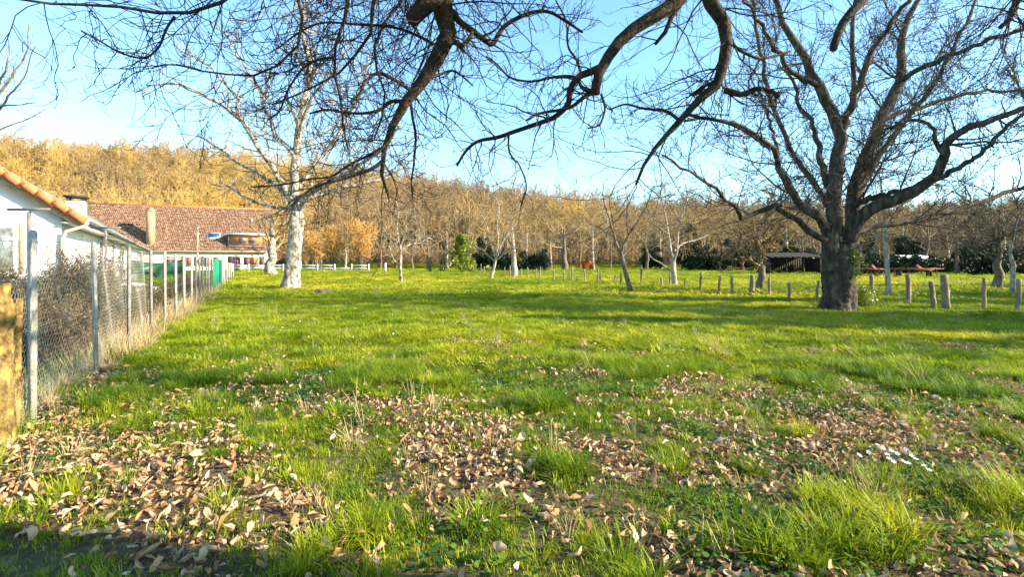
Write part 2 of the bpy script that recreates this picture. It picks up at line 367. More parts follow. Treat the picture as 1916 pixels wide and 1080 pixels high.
def blades(n, h, spread, width, lean, g, curl=.5):
    """a tuft: n tapering curved blades"""
    V = []; F3 = []; F4 = []; c = 0
    az = g.uniform(0, 2*math.pi, n); r = spread*np.sqrt(g.random(n)); hh = h*g.uniform(.45, 1.15, n)
    for k in range(n):
        b = np.array([math.cos(az[k])*r[k], math.sin(az[k])*r[k], -.01])
        oa = az[k]+g.normal(0, .9); o = np.array([math.cos(oa), math.sin(oa), 0]); sd = np.array([-o[1], o[0], 0])
        l = lean*g.uniform(.3, 1.4); w = width*g.uniform(.7, 1.2)
        for j, s in enumerate((0, .4, .75)):
            p = b+o*hh[k]*l*(s**1.6)+np.array([0, 0, hh[k]*(s-curl*.5*l*s*s)])
            ww = w*(1-.75*s*s)
            V += [p-sd*ww/2, p+sd*ww/2]
        V.append(b+o*hh[k]*l*1.0+np.array([0, 0, hh[k]*(1-curl*.5*l)]))
        F4 += [[c, c+1, c+3, c+2], [c+2, c+3, c+5, c+4]]; F3.append([c+4, c+5, c+6]); c += 7
    return np.array(V), [np.array(F4), np.array(F3)]
gg = np.random.default_rng(21)
def tuft(name, *a, m='grass', **k):
    V, F = blades(*a, gg, **k); return proto(name, mesh(name, V, F, M[m]))
TUFT = [tuft('tuft', 46, .10, .07, .006, .55), tuft('tuft', 46, .12, .08, .006, .8), tuft('tuft', 40, .075, .09, .006, .9),
        tuft('tuft', 60, .17, .07, .006, .7), tuft('tuft', 52, .20, .06, .007, .95, curl=.8)]
SWARD = [tuft('tuft', 90, .13, .22, .011, .6), tuft('tuft', 90, .16, .22, .011, .8), tuft('tuft', 80, .11, .24, .012, .9)]
FARSW = [tuft('tuft', 110, .17, .55, .03, .6), tuft('tuft', 110, .13, .6, .035, .9)]
LAWN = [tuft('lawn', 64, .042, .15, .0055, .9), tuft('lawn', 64, .055, .15, .0055, .7)]
STRAW = [tuft('straw', 26, .34, .08, .006, .6, m='straw'), tuft('straw', 18, .45, .07, .005, .4, m='straw'), tuft('straw', 40, .20, .12, .006, .9, m='straw')]

def field(d0, d1, dens, wide=1.12, pad=1.2, g=rng):
    """random ground points in the wedge in front of the camera"""
    A = (wide*(d1**2-d0**2)+2*pad*(d1-d0)); n = int(A*dens)
    y = np.sqrt(g.random(n)*(d1**2-d0**2)+d0**2); x = g.uniform(-1, 1, n)*(wide*y+pad); return x, y
GX, GY, GS, GI, GT, GZS = [], [], [], [], [], []
def sow(x, y, scale, pick, tint, zs=1.0):
    GX.append(x); GY.append(y); GS.append(scale); GI.append(pick); GT.append(tint); GZS.append(np.broadcast_to(zs, x.shape)*scale)
def ongarden(x, y): return x < fence_x(y)+.05
# foreground tufts
x, y = field(1.4, 8, 300); lm = leafy(x, y); cl = vn(x, y, .55, 31)
keep = (rng.random(len(x)) < np.clip(1-lm*1.15, .03, 1)*np.clip((cl-.28)*2.6, .10, 1)) & ~ongarden(x, y); x, y, cl, lm = x[keep], y[keep], cl[keep], lm[keep]
big = (cl > .62) & (rng.random(len(x)) < .5)
sow(x, y, rng.uniform(.4, .95, len(x))*np.where(lm > .4, .8, 1)*np.where(big, 1.35, .9), np.where(big, rng.integers(3, 5, len(x)), rng.integers(0, 3, len(x))), np.clip(.38+.55*vn(x, y, 1.7, 33)+rng.normal(0, .12, len(x))-.12*big, 0, 1))
x, y = field(7, 20, 75); keep = ~ongarden(x, y) & (rng.random(len(x)) < 1-.8*leafy(x, y)*(1-sstep(8, 12, y))); x, y = x[keep], y[keep]
sow(x, y, rng.uniform(.7, 1.3, len(x)), 5+rng.integers(0, 3, len(x)), np.clip(.50+.5*vn(x, y, 2.2, 33)+rng.normal(0, .13, len(x)), 0, 1), rng.uniform(.35, .8, len(x))*(.4+.9*vn(x, y, .6, 35)))
x, y = field(19, 48, 13); keep = ~ongarden(x, y); x, y = x[keep], y[keep]
sow(x, y, rng.uniform(.8, 1.5, len(x)), 8+rng.integers(0, 2, len(x)), np.clip(.56+.5*vn(x, y, 3, 33)+rng.normal(0, .12, len(x)), 0, 1), rng.uniform(.2, .55, len(x))*(.3+.9*vn(x, y, 1.2, 35)))
x, y = field(47, 100, 3.2); keep = ~ongarden(x, y); x, y = x[keep], y[keep]
sow(x, y, rng.uniform(1.2, 2.2, len(x)), 8+rng.integers(0, 2, len(x)), np.clip(.5+.4*vn(x, y, 5, 33)+rng.normal(0, .1, len(x)), 0, 1), .28)
x, y = field(1.4, 8.5, 120); keep = ~ongarden(x, y) & (rng.random(len(x)) < 1-.93*leafy(x, y)) & (rng.random(len(x)) < .35+.9*vn(x, y, .4, 37)); x, y = x[keep], y[keep]
sow(x, y, rng.uniform(.7, 1.35, len(x)), 10+rng.integers(0, 2, len(x)), np.clip(.28+.5*vn(x, y, 1.2, 33)+rng.normal(0, .14, len(x)), 0, 1))
# rough grass in the garden strip behind the fence
x, y = field(3.5, 45, 10, pad=4); keep = ongarden(x, y) & (x > fence_x(y)-5); x, y = x[keep], y[keep]
sow(x, y, rng.uniform(.8, 1.5, len(x)), 5+rng.integers(0, 3, len(x)), np.clip(.15+.5*vn(x, y, 1.5, 33)+rng.normal(0, .12, len(x)), 0, .8), rng.uniform(.8, 1.6, len(x)))
x, y, s, i, t, zs = map(np.concatenate, (GX, GY, GS, GI, GT, GZS))
scatter('grass', 'bright green meadow grass growing over the whole field', np.stack([x, y, gh(x, y)], 1),
        np.stack([rng.normal(0, .12, len(x)), rng.normal(0, .12, len(x)), rng.uniform(0, 6.28, len(x))], 1), np.stack([s, s, zs], 1), i, t, TUFT+SWARD+FARSW+LAWN, 'grass')
# pale dry grass: along the fence foot and thin wisps in the field
yy = rng.uniform(3.6, 26, 900); xx = fence_x(yy)+rng.normal(-.25, .22, 900); 
x2, y2 = field(2.5, 16, 1.6); kk = ~ongarden(x2, y2); xx = np.r_[xx, x2[kk]]; yy = np.r_[yy, y2[kk]]
n = len(xx); far = np.r_[np.ones(900), np.zeros(n-900)]
ss = rng.uniform(.6, 1.5, n)*np.where(far > 0, .5+.6*sstep(5, 9, yy), .55)
scatter('dry_grass', 'pale straw-coloured dry grass along the foot of the wire fence', np.stack([xx, yy, gh(xx, yy)], 1),
        np.stack([rng.normal(0, .2, n), rng.normal(0, .2, n), rng.uniform(0, 6.28, n)], 1), np.stack([ss]*3, 1), rng.integers(0, 3, n), rng.random(n), STRAW, 'grass')
# small round-leaved plants between the leaves
def clover(g):
    V = []; F = []; c = 0
    for k in range(46):
        p = np.array([g.normal(0, .07), g.normal(0, .07), g.uniform(.01, .06)]); r = g.uniform(.007, .014)
        nrm = unit(np.array([g.normal(0, .4), g.normal(0, .4), 1.])); u = unit(np.cross(nrm, (1, .2, 0))); v = np.cross(nrm, u)
        for a in np.arange(6)*math.pi/3: V.append(p+r*(math.cos(a)*u+math.sin(a)*v))
        F.append(np.arange(6)+c); c += 6
    return mesh('clover', np.array(V), [np.array(F)], M['clover'])
CLO = [proto('clover', clover(gg)) for _ in range(3)]
x, y = field(1.6, 7.5, 26); keep = (vn(x, y, .8, 41)+.10*(x > -.4) > .62) & ~ongarden(x, y); x, y = x[keep], y[keep]; n = len(x)
ss = rng.uniform(.7, 1.4, n)
scatter('ground_cover', 'low round-leaved green weeds among the fallen leaves', np.stack([x, y, gh(x, y)], 1), np.stack([0*x, 0*x, rng.uniform(0, 6, n)], 1), np.stack([ss]*3, 1), rng.integers(0, 3, n), rng.random(n), CLO, 'weeds')
# fallen leaves
def leaf(g, w=.42):
    cur = g.uniform(-1.5, 1.8); fold = g.uniform(.1, 1.15); tw = g.normal(0, .5); V = []
    for s in np.linspace(0, 1, 6):
        ww = w*.5*(math.sin(math.pi*min(1, s**.8*.97+.03))**1.15)*g.uniform(.8, 1.15)+.006
        a = cur*(s-.5)*1.8; cx = math.sin(a)/max(abs(cur)*1.8, .1) if abs(cur) > .06 else s-.5; cz = (1-math.cos(a))/(1.8*cur) if abs(cur) > .06 else 0
        tt = tw*(s-.5)
        for e in (-1, 0, 1):
            yv = e*ww*math.cos(fold*abs(e)); yv += g.normal(0, .018); zv = abs(e)*ww*math.sin(fold)+g.normal(0, .025)
            V.append((cx, yv*math.cos(tt)-zv*math.sin(tt), cz+yv*math.sin(tt)+zv*math.cos(tt)))
    F = [[j*3+e, j*3+e+1, j*3+e+4, j*3+e+3] for j in range(5) for e in (0, 1)]
    V = np.array(V); V[:, 2] -= V[:, 2].min()
    return mesh('leaf', V, [np.array(F)], M['dead_leaf'])
LEAFM = [leaf(gg, w) for w in (.36, .42, .5, .44, .38, .55, .4, .6, .46, .34, .52, .48)]
LEAFP = [proto('leaf', m_) for m_ in LEAFM]
x, y = field(1.3, 9.5, 760); lm = leafy(x, y)
keep = rng.random(len(x)) < np.clip(lm*.68+.04*(1-sstep(5, 9, y)), 0, .75)
x2, y2 = field(7, 26, 1.5); keep2 = rng.random(len(x2)) < .5
x = np.r_[x[keep], x2[keep2]]; y = np.r_[y[keep], y2[keep2]]; n = len(x)
ls = np.clip(rng.normal(.064, .021, n), .025, .12)
lz = gh(x, y)+rng.uniform(.0, .045, n)+.02*(1-leafy(x, y)); lt = np.clip(rng.normal(.52, .25, n), 0, 1)
lr = np.stack([rng.normal(0, .6, n), rng.normal(0, .6, n), rng.uniform(0, 6.28, n)], 1); li = rng.integers(0, len(LEAFM), n)
size = ls/y; inframe = (np.abs(x/y) < .99) & (y > CH*FPX/(1076-HOR))
order = np.argsort(-np.where(inframe & (y < 5), size*rng.uniform(.8, 1.2, n), 0))[:300]
rest = np.ones(n, bool); rest[order] = False
scatter('leaf_litter', 'brown and tan dead leaves strewn between the grass tufts', np.stack([x, y, lz], 1)[rest], lr[rest], np.stack([ls]*3, 1)[rest], li[rest], lt[rest], LEAFP, 'leaves')
for k in order:
    o = link('fallen_leaf', LEAFM[li[k]]); o.location = (x[k], y[k], lz[k]+.012); o.rotation_euler = lr[k]; o.scale = (ls[k]*1.12,)*3; o['tint'] = float(lt[k])
    tone = 'dark brown' if lt[k] < .25 else 'tan' if lt[k] < .62 else 'pale buff'
    tag(o, f'curled {tone} dead leaf lying loose among the grass tufts', 'leaf', f'{tone} fallen leaves')

# ------------------------------------------------------------------ trees
def limb_px(pts, n=18, jit=0.0, g=rng):
    """pts: (px, py, depth, width_px) -> polyline and radii"""
    a = np.array([[*P(p[0], p[1], p[2]), p[3]/2/FPX*p[2]] for p in pts]); a = resample(a, n)
    Q = a[:, :3]; r = np.maximum(a[:, 3], .004)
    if jit: Q = Q+np.r_[np.zeros((1, 3)), g.normal(0, jit, (n-2, 3)), np.zeros((1, 3))]*1.0
    return Q, r
def knobbly(Q, r, k, g, amp=.12):
    """thick bark tube with ridges"""
    V, F = tubes(Q[None], r[None], k); m = len(Q); V = V.reshape(m, k, 3)
    a = np.arange(k)/k*2*math.pi; cs = Q[:, None, :]
    ph = g.uniform(0, 6, 6)
    ridge = .5*np.sin(5*a+ph[0])+.35*np.sin(9*a+ph[1])+.3*np.sin(14*a+ph[2])
    along = np.linspace(0, 1, m)[:, None]
    mod = 1+amp*(ridge[None]*.6+.5*np.sin(3*a[None]+along*9+ph[3])+g.normal(0, .22, (m, k)))
    V = cs+(V-cs)*mod[..., None]
    return V.reshape(-1, 3), F
def add_levels(parts, Pt, R, levels, g):
    """append generations of side shoots; returns list of (P, R, sides)"""
    cur = (Pt, R)
    for lv in levels:
        lv = dict(lv); k = lv.pop('k', 3); base = lv.pop('on', None)
        src = cur if base is None else base
        cur = shoots(*src, g=g, **lv)
        if len(cur[0]): parts.append((*cur, k))
    return parts
def parts_mesh(name, parts, m, off=(0, 0, 0)):
    Vs, Fs, n = [], [], 0
    for Pt, R, k in parts:
        V, F = tubes(Pt, R, k); Vs.append(V-np.array(off)); Fs.append(F+n); n += len(V)
    return mesh(name, np.concatenate(Vs), [np.concatenate(Fs)], m, True)

def traced_tree(name, label, cat, base, trunk, limbs, levels, mats, seed, k_trunk=20, amp=.12, jit=.02, limb_k=9, group=None):
    g = np.random.default_rng(seed)
    t = thing(name, label, cat, base, group)
    Q, r = limb_px(trunk, 48) if not isinstance(trunk, tuple) else trunk
    if not isinstance(trunk, tuple): r = r*.77
    V, F = knobbly(Q, r, k_trunk, g, amp); link('trunk', mesh('trunk', V-np.array(base), [F], mats[0], True), t)
    Ps, Rs = [], []
    for lb in limbs:
        Q, r = limb_px(lb, 22, jit, g) if not isinstance(lb, tuple) else lb
        if not isinstance(lb, tuple): r = r*.78
        V, F = knobbly(Q, r, limb_k, g, .07)
        # closed end
        e = len(V); V = np.vstack([V, Q[-1]+unit(Q[-1]-Q[-2])*r[-1]*.6])
        cap = np.array([[e-limb_k+j, e-limb_k+(j+1) % limb_k, e] for j in range(limb_k)])
        link('limb', mesh('limb', V-np.array(base), [F, cap], mats[1], True), t)
        Ps.append(Q); Rs.append(r)
    Ps = np.array(Ps); Rs = np.array(Rs)
    parts = levels(Ps, Rs, g)
    link('crown', parts_mesh('crown', parts, mats[2], base), t)
    return t

D = 15.2
B0 = P(1566, 583, D); B0[2] = ghz(B0[0], B0[1])-.02
big_trunk = [(1566, 592, D, 92), (1566, 575, D, 78), (1568, 550, D, 68), (1570, 520, D, 70), (1573, 490, D, 76), (1574, 470, D, 74), (1574, 452, D, 58)]
def L_(d0, d1, w0, w1, *xy):
    n = len(xy); return [(p[0], p[1], d0+(d1-d0)*i/(n-1), w0+(w1-w0)*i/(n-1)) for i, p in enumerate(xy)]
big_limbs = [
    L_(D-.1, D-.6, 42, 10, (1557, 505), (1556, 460), (1560, 415), (1561, 374), (1566, 299), (1574, 254), (1547, 187), (1525, 150), (1510, 108), (1484, 71), (1458, 30), (1444, -40)),
    L_(D-.3, D-1.6, 20, 8, (1574, 262), (1585, 215), (1596, 187), (1618, 131), (1641, 82), (1663, 49), (1700, 0), (1726, -50)),
    L_(D-.1, D+1.5, 16, 6, (1548, 350), (1536, 299), (1532, 269), (1518, 224), (1495, 202), (1488, 168), (1470, 120)),
    L_(D-.4, D-2, 14, 5, (1530, 160), (1505, 148), (1476, 127), (1447, 86), (1424, 41), (1398, 7), (1380, -40)),
    L_(D+.2, D+1.4, 38, 9, (1590, 505), (1592, 460), (1594, 410), (1600, 355), (1615, 299), (1641, 239), (1663, 194), (1682, 149), (1686, 112), (1682, 82), (1697, 41), (1716, 0), (1735, -50)),
    L_(D+.9, D-.5, 13, 7, (1682, 155), (1700, 140), (1731, 123), (1783, 101), (1835, 80), (1884, 63), (1932, 45), (1990, 20)),
    L_(D+.7, D+2.2, 10, 5, (1652, 226), (1680, 213), (1723, 202), (1779, 183), (1835, 172), (1910, 170), (1970, 165)),
    L_(D-.2, D-2.4, 34, 11, (1590, 450), (1602, 415), (1618, 398), (1659, 378), (1707, 359), (1741, 337), (1763, 311), (1767, 285), (1772, 266), (1807, 241), (1863, 222), (1918, 200), (1990, 160)),
    L_(D-1.6, D-.6, 11, 4, (1766, 288), (1750, 262), (1744, 237), (1718, 226), (1681, 230), (1655, 246), (1630, 262)),
    L_(D-1.4, D-3, 14, 6, (1745, 335), (1775, 322), (1800, 311), (1844, 281), (1874, 248), (1900, 225), (1950, 190)),
    L_(D+.3, D-.9, 16, 10, (1598, 385), (1625, 371), (1659, 363), (1707, 352), (1740, 340)),
    L_(D+.1, D+1.5, 15, 8, (1596, 440), (1622, 426), (1674, 417), (1733, 404), (1789, 393), (1855, 370), (1915, 348), (1990, 325)),
    L_(D-.2, D-1.8, 22, 6, (1548, 440), (1530, 410), (1500, 385), (1481, 359), (1463, 326), (1454, 300), (1444, 278), (1422, 259), (1387, 235), (1331, 224), (1280, 226)),
    L_(D-.8, D+.4, 8, 4, (1455, 304), (1449, 255), (1439, 224), (1425, 190), (1420, 150)),
    L_(D-.3, D-2.6, 16, 5, (1545, 450), (1510, 428), (1485, 412), (1462, 392), (1440, 387), (1410, 402), (1385, 408), (1375, 387), (1335, 352), (1307, 332), (1270, 312), (1240, 290)),
    L_(D+.5, D+3.5, 16, 6, (1580, 440), (1560, 400), (1520, 340), (1480, 280), (1440, 180), (1420, 80), (1410, 0)),
    L_(D-.6, D-1.5, 11, 4, (1450, 0), (1440, -50), (1425, -130), (1400, -220), (1390, -300)),
    L_(D-1.5, D-2.5, 9, 4, (1715, -20), (1740, -90), (1750, -170), (1780, -260), (1790, -330)),
    L_(D+1.3, D+2, 10, 4, (1725, -20), (1745, -90), (1770, -180), (1800, -270)),
    L_(D+3, D+5, 9, 4, (1412, 10), (1400, -80), (1380, -160), (1350, -230)),
    L_(D+3.5, D+5, 9, 4, (1825, -5), (1850, -90), (1880, -170), (1920, -240)),
    L_(D, D, 12, 4, (1600, 200), (1595, 100), (1600, 0), (1590, -120), (1600, -240), (1595, -330)),
    L_(D+.5, D+4, 16, 6, (1590, 400), (1620, 330), (1650, 280), (1700, 220), (1760, 140), (1800, 60), (1830, -20)),
]
def big_levels(Ps, Rs, g):
    a = shoots(Ps, Rs, 1.9, .15, (52, 16), .40, .7, 3.0, .42, 9, .20, .06, .05, .013, g, rmax=.034)
    ok = a[0][:, :, 2].min(1) > 2.3; a = (a[0][ok], a[1][ok])
    b = shoots(Ps, Rs, 4.5, .12, (62, 18), .28, .6, 2.0, .28, 9, .20, -.02, .06, .009, g, rmax=.012)
    c = shoots(*a, 7.6, .1, (46, 14), .55, .4, 1.7, .6, 7, .22, -.03, .06, .0085, g)
    c2 = shoots(*b, 6.0, .15, (45, 14), .5, .3, 1.2, .7, 6, .28, -.05, .10, .0075, g)
    d = shoots(*c, 3.8, .15, (42, 14), .5, .2, .7, .7, 5, .28, .0, .12, .0065, g)
    return [(*a, 5), (*b, 4), (*c, 3), (*c2, 3), (*d, 3)]
traced_tree('cherry_tree', 'huge old bare tree with thick forked trunk and yellow lichen by the post fence', 'tree', tuple(B0), big_trunk, big_limbs, big_levels, (M['bark_big'], M['bark_big'], M['bark_big_twig']), 101, 44, .17, .03, 12)

D = 26.4
B1 = P(545, 542, D); B1[2] = ghz(B1[0], B1[1])-.02
left_limbs = [
    L_(D, D+.5, 26, 5, (554, 400), (552, 360), (551, 324), (555, 285), (562, 227), (568, 194), (575, 156), (578, 123), (572, 81), (568, 40), (570, 0)),
    L_(D, D-2, 17, 4, (553, 395), (545, 378), (537, 363), (511, 311), (480, 270), (449, 223), (407, 192), (366, 171), (319, 156), (275, 160)),
    L_(D-.6, D-.4, 9, 3, (470, 255), (444, 207), (445, 181), (426, 162), (403, 136), (390, 120), (358, 104), (322, 81)),
    L_(D, D+1.5, 12, 3, (553, 300), (535, 272), (520, 259), (504, 224), (487, 181), (481, 159), (461, 130), (442, 94), (416, 55)),
    L_(D, D-1.5, 9, 3, (562, 250), (570, 215), (578, 194), (591, 169), (617, 146), (640, 110), (650, 60)),
    L_(D, D-2.5, 17, 4, (558, 395), (568, 375), (584, 358), (636, 332), (677, 306), (720, 275), (750, 235)),
    L_(D, D+2, 13, 4, (556, 380), (590, 366), (640, 352), (690, 340), (730, 330), (770, 300)),
    L_(D, D+2.5, 12, 4, (552, 360), (580, 320), (620, 270), (650, 220), (680, 160), (690, 100)),
    L_(D, D+2, 12, 3, (552, 385), (520, 350), (490, 330), (440, 300), (400, 270), (370, 255)),
    L_(D, D+2.5, 10, 3, (554, 400), (530, 390), (500, 385), (460, 370), (430, 350), (395, 345)),
]
def left_levels(Ps, Rs, g):
    a = shoots(Ps, Rs, 1.6, .15, (50, 15), .38, .6, 3.2, .5, 8, .3, .08, .05, .02, g)
    b = shoots(*a, 3.2, .12, (50, 14), .5, .4, 1.5, .55, 7, .35, .0, .1, .014, g)
    b2 = shoots(Ps, Rs, 2.0, .2, (60, 15), .2, .4, 1.4, .3, 6, .35, .0, .1, .014, g)
    c = shoots(*b, 3.6, .15, (48, 14), .55, .2, .8, .7, 5, .35, .0, .2, .011, g)
    c2 = shoots(*b2, 3.2, .15, (48, 14), .5, .2, .7, .7, 5, .35, .0, .2, .011, g)
    return [(*a, 5), (*b, 3), (*b2, 3), (*c, 3), (*c2, 3)]
traced_tree('walnut_tree', 'tall bare tree with pale mottled bark on a leaning trunk in the meadow', 'tree', tuple(B1),
            [(542, 546, D, 62), (543, 535, D, 46), (546, 510, D, 37), (550, 475, D, 33), (553, 440, D, 32), (554, 410, D, 34), (554, 385, D, 22)], left_limbs, left_levels, (M['bark_pale'], M['bark_pale'], M['bark_pale_twig']), 102, 20, .10, .03, 8)

# the tree whose boughs hang in from above: trunk stands beside and behind the viewpoint
T0 = np.array([4.1, 1.35, -.05]); TT = np.array([3.7, 1.2, 4.1])
def bough(entry_d, w, xy, d1=None, w1=4):
    n = len(xy); d1 = d1 or entry_d
    tr = np.array([[*P(p[0], p[1], entry_d+(d1-entry_d)*i/(n-1)), (w+(w1-w)*(i/(n-1))**.8)/2/FPX*entry_d] for i, p in enumerate(xy)])
    e = tr[0]; mid = np.array([*((TT+e[:3])/2+np.array([0, -.2, .9])), max(e[3]*1.5, .05)])
    st = np.array([*TT, max(e[3]*2.0, .08)])
    up = np.array([*(e[:3]+np.array([(TT[0]-e[0])*.15, -.5, .55])), e[3]*1.15])
    a = resample(np.vstack([st, mid, up, tr]), 34); return a[:, :3], np.maximum(a[:, 3], .004)
def sub(d0, d1, w0, w1, *xy):
    a = np.array([[*P(p[0], p[1], d0+(d1-d0)*i/(len(xy)-1)), (w0+(w1-w0)*i/(len(xy)-1))/2/FPX*d0] for i, p in enumerate(xy)])
    a = resample(a, 34); return a[:, :3], np.maximum(a[:, 3], .004)
near_limbs = [
    bough(4.6, 44, [(826, -30), (829, 20), (838, 52), (836, 78), (818, 108), (803, 133), (790, 152), (772, 182), (755, 195), (740, 220), (732, 245), (720, 275), (713, 311), (717, 340), (728, 372)], 4.9, 4),
    bough(4.5, 50, [(832, -45), (815, -14), (795, 10), (780, 28), (769, 38)], 4.4, 26),
    sub(4.6, 5.2, 13, 5, (845, 20), (860, 40), (880, 54), (907, 74), (922, 82), (942, 50), (973, 31), (1004, 21), (1031, 23), (1060, 40), (1090, 60)),
    sub(4.6, 4.7, 12, 7, (836, 80), (850, 78), (866, 84), (880, 68), (884, 58)),
    sub(4.75, 4.4, 8, 4, (777, 174), (760, 163), (736, 148), (709, 136), (685, 152), (672, 175), (655, 190)),
    sub(4.75, 5.2, 8, 4, (760, 190), (732, 190), (709, 206), (678, 212), (643, 210), (610, 205), (580, 212)),
    sub(4.85, 4.5, 8, 4, (714, 303), (695, 316), (678, 323), (643, 334), (600, 346), (570, 362), (545, 385)),
    sub(4.8, 5.3, 6, 3, (722, 272), (690, 290), (650, 310), (620, 330), (580, 335), (530, 345), (470, 350)),
    sub(4.7, 5.0, 6, 3, (790, 152), (820, 140), (845, 132), (862, 140), (885, 160)),
    sub(4.8, 5.2, 6, 3, (768, 186), (772, 220), (778, 255), (775, 300), (770, 340), (772, 370)),
    bough(4.2, 9, [(656, -20), (650, 20), (640, 49), (627, 87), (623, 123), (633, 162), (640, 201), (643, 246), (655, 290)], 4.4, 3),
    bough(5.0, 7, [(553, -20), (558, 10), (567, 42), (562, 78), (526, 117), (487, 139), (450, 140), (390, 135), (330, 120)], 5.2, 3),
    sub(4.2, 4.6, 5, 3, (624, 107), (591, 113), (565, 130), (539, 168), (523, 207), (500, 225)),
    sub(4.65, 4.4, 6, 3, (815, 84), (779, 65), (734, 50), (669, 45), (604, 42), (560, 60), (520, 90)),
    bough(4.3, 8, [(700, -20), (704, 30), (690, 70), (670, 95), (650, 125), (610, 150), (560, 175), (510, 195)], 4.6, 3),
    bough(5.4, 7, [(760, -20), (745, 10), (720, 40), (700, 90), (705, 130), (720, 170), (715, 220), (700, 260)], 5.5, 3),
    bough(4.0, 8, [(470, -45), (420, 0), (380, 15), (330, 28), (285, 22), (240, 14), (190, 9), (130, 8), (80, 5), (30, -3)], 3.9, 4),
    sub(4.0, 4.1, 5, 3, (327, 30), (312, 52), (303, 75), (295, 90), (270, 108), (225, 98), (180, 72), (152, 57)),
    bough(5.0, 30, [(1290, -40), (1262, 4), (1230, 25), (1190, 50), (1162, 74), (1145, 95), (1126, 125), (1117, 152), (1114, 172)], 5.0, 17),
    sub(5.0, 5.4, 15, 5, (1128, 124), (1105, 134), (1082, 144), (1067, 167), (1063, 194), (1039, 218), (1012, 229), (965, 245), (930, 257), (895, 264), (872, 282), (855, 310)),
    sub(5.0, 5.3, 12, 6, (1118, 172), (1109, 171), (1090, 164), (1084, 152)),
    sub(5.1, 5.6, 6, 3, (1085, 145), (1060, 142), (1035, 144), (993, 152), (954, 144), (930, 120), (910, 105)),
    sub(5.1, 5.6, 6, 3, (1088, 140), (1082, 120), (1078, 109), (1063, 86), (1059, 39), (1040, 0)),
    sub(5.1, 5.0, 5, 3, (1125, 176), (1131, 195), (1131, 210), (1121, 233), (1100, 240)),
    sub(5.2, 5.0, 9, 4, (1116, 172), (1095, 180), (1072, 198), (1050, 205), (1010, 212), (985, 225)),
    sub(5.3, 5.4, 4, 2.5, (952, 250), (952, 280), (962, 298), (973, 311), (985, 350), (975, 385)),
    bough(5.2, 32, [(1320, -35), (1328, 2), (1350, 32), (1361, 67), (1354, 105), (1350, 146), (1336, 163), (1316, 179), (1290, 202), (1275, 224), (1249, 250), (1226, 277), (1204, 310), (1190, 345)], 5.5, 5),
    sub(5.3, 5.1, 13, 7, (1356, 168), (1372, 173), (1390, 176), (1417, 166), (1443, 170), (1458, 180)),
    sub(5.3, 5.6, 8, 4, (1362, 60), (1368, 72), (1379, 90), (1417, 108), (1447, 105), (1480, 95)),
    sub(5.4, 5.6, 7, 3, (1272, 226), (1249, 209), (1222, 205), (1200, 202), (1170, 195), (1140, 205)),
    sub(5.4, 5.0, 7, 3, (1282, 212), (1310, 220), (1335, 224), (1365, 232), (1400, 250), (1440, 280)),
    sub(5.3, 5.6, 7, 3, (1345, 150), (1320, 160), (1300, 172), (1290, 178)),
    bough(4.9, 18, [(1640, -40), (1615, 0), (1589, 26), (1574, 49), (1564, 74), (1559, 92)], 4.8, 13),
    bough(4.6, 14, [(1912, -25), (1902, 0), (1895, 24), (1884, 42), (1872, 50)], 4.5, 8),
    bough(5.5, 12, [(1300, -30), (1262, 20), (1250, 50), (1235, 75), (1226, 82)], 5.5, 6),
]
def near_levels(Ps, Rs, g):
    thin = np.array([r[-1] < .03 for r in Rs]); fromtop = np.array([np.linalg.norm(p[0]-TT) < .3 for p in Ps])
    out = []
    for sel, t0, dn in ((thin & fromtop, .50, 13), (thin & ~fromtop, .05, 18)):
        Pm, Rm = Ps[sel], Rs[sel]
        a = shoots(Pm, Rm, dn*.55, t0, (58, 16), .40, .3, .95, .42, 10, .32, -.16, .18, .0048, g, rmax=.0095)
        b = shoots(Pm, Rm, dn*.45, t0, (64, 18), .5, .4, 1.2, .40, 11, .28, -.17, .12, .0046, g, rmax=.009)
        c = shoots(*a, 6.3, .12, (50, 15), .5, .12, .5, .7, 7, .34, -.12, .28, .0035, g); c2 = shoots(*b, 6.3, .12, (50, 15), .5, .12, .55, .7, 7, .34, -.12, .28, .0035, g)
        d = shoots(*c, 3.2, .2, (45, 15), .5, .06, .22, .8, 5, .35, -.05, .45, .0029, g); d2 = shoots(*c2, 3.2, .2, (45, 15), .5, .06, .24, .8, 5, .35, -.05, .45, .0029, g)
        out += [(*a, 4), (*b, 4), (*c, 3), (*c2, 3), (*d, 3), (*d2, 3)]
    return out
tq = resample(np.array([[*T0, .6], [4.09, 1.34, .3, .44], [4.0, 1.3, 1.5, .38], [3.85, 1.25, 3.0, .38], [*TT, .32], [3.6, 1.2, 4.6, .2]]), 26)
traced_tree('overhanging_tree', 'gnarled dark tree whose drooping bare boughs hang across the sky', 'tree', tuple(T0), (tq[:, :3], tq[:, 3]), near_limbs, near_levels, (M['bark_near'], M['bark_near'], M['bark_near']), 103, 22, .1, .0, 9)

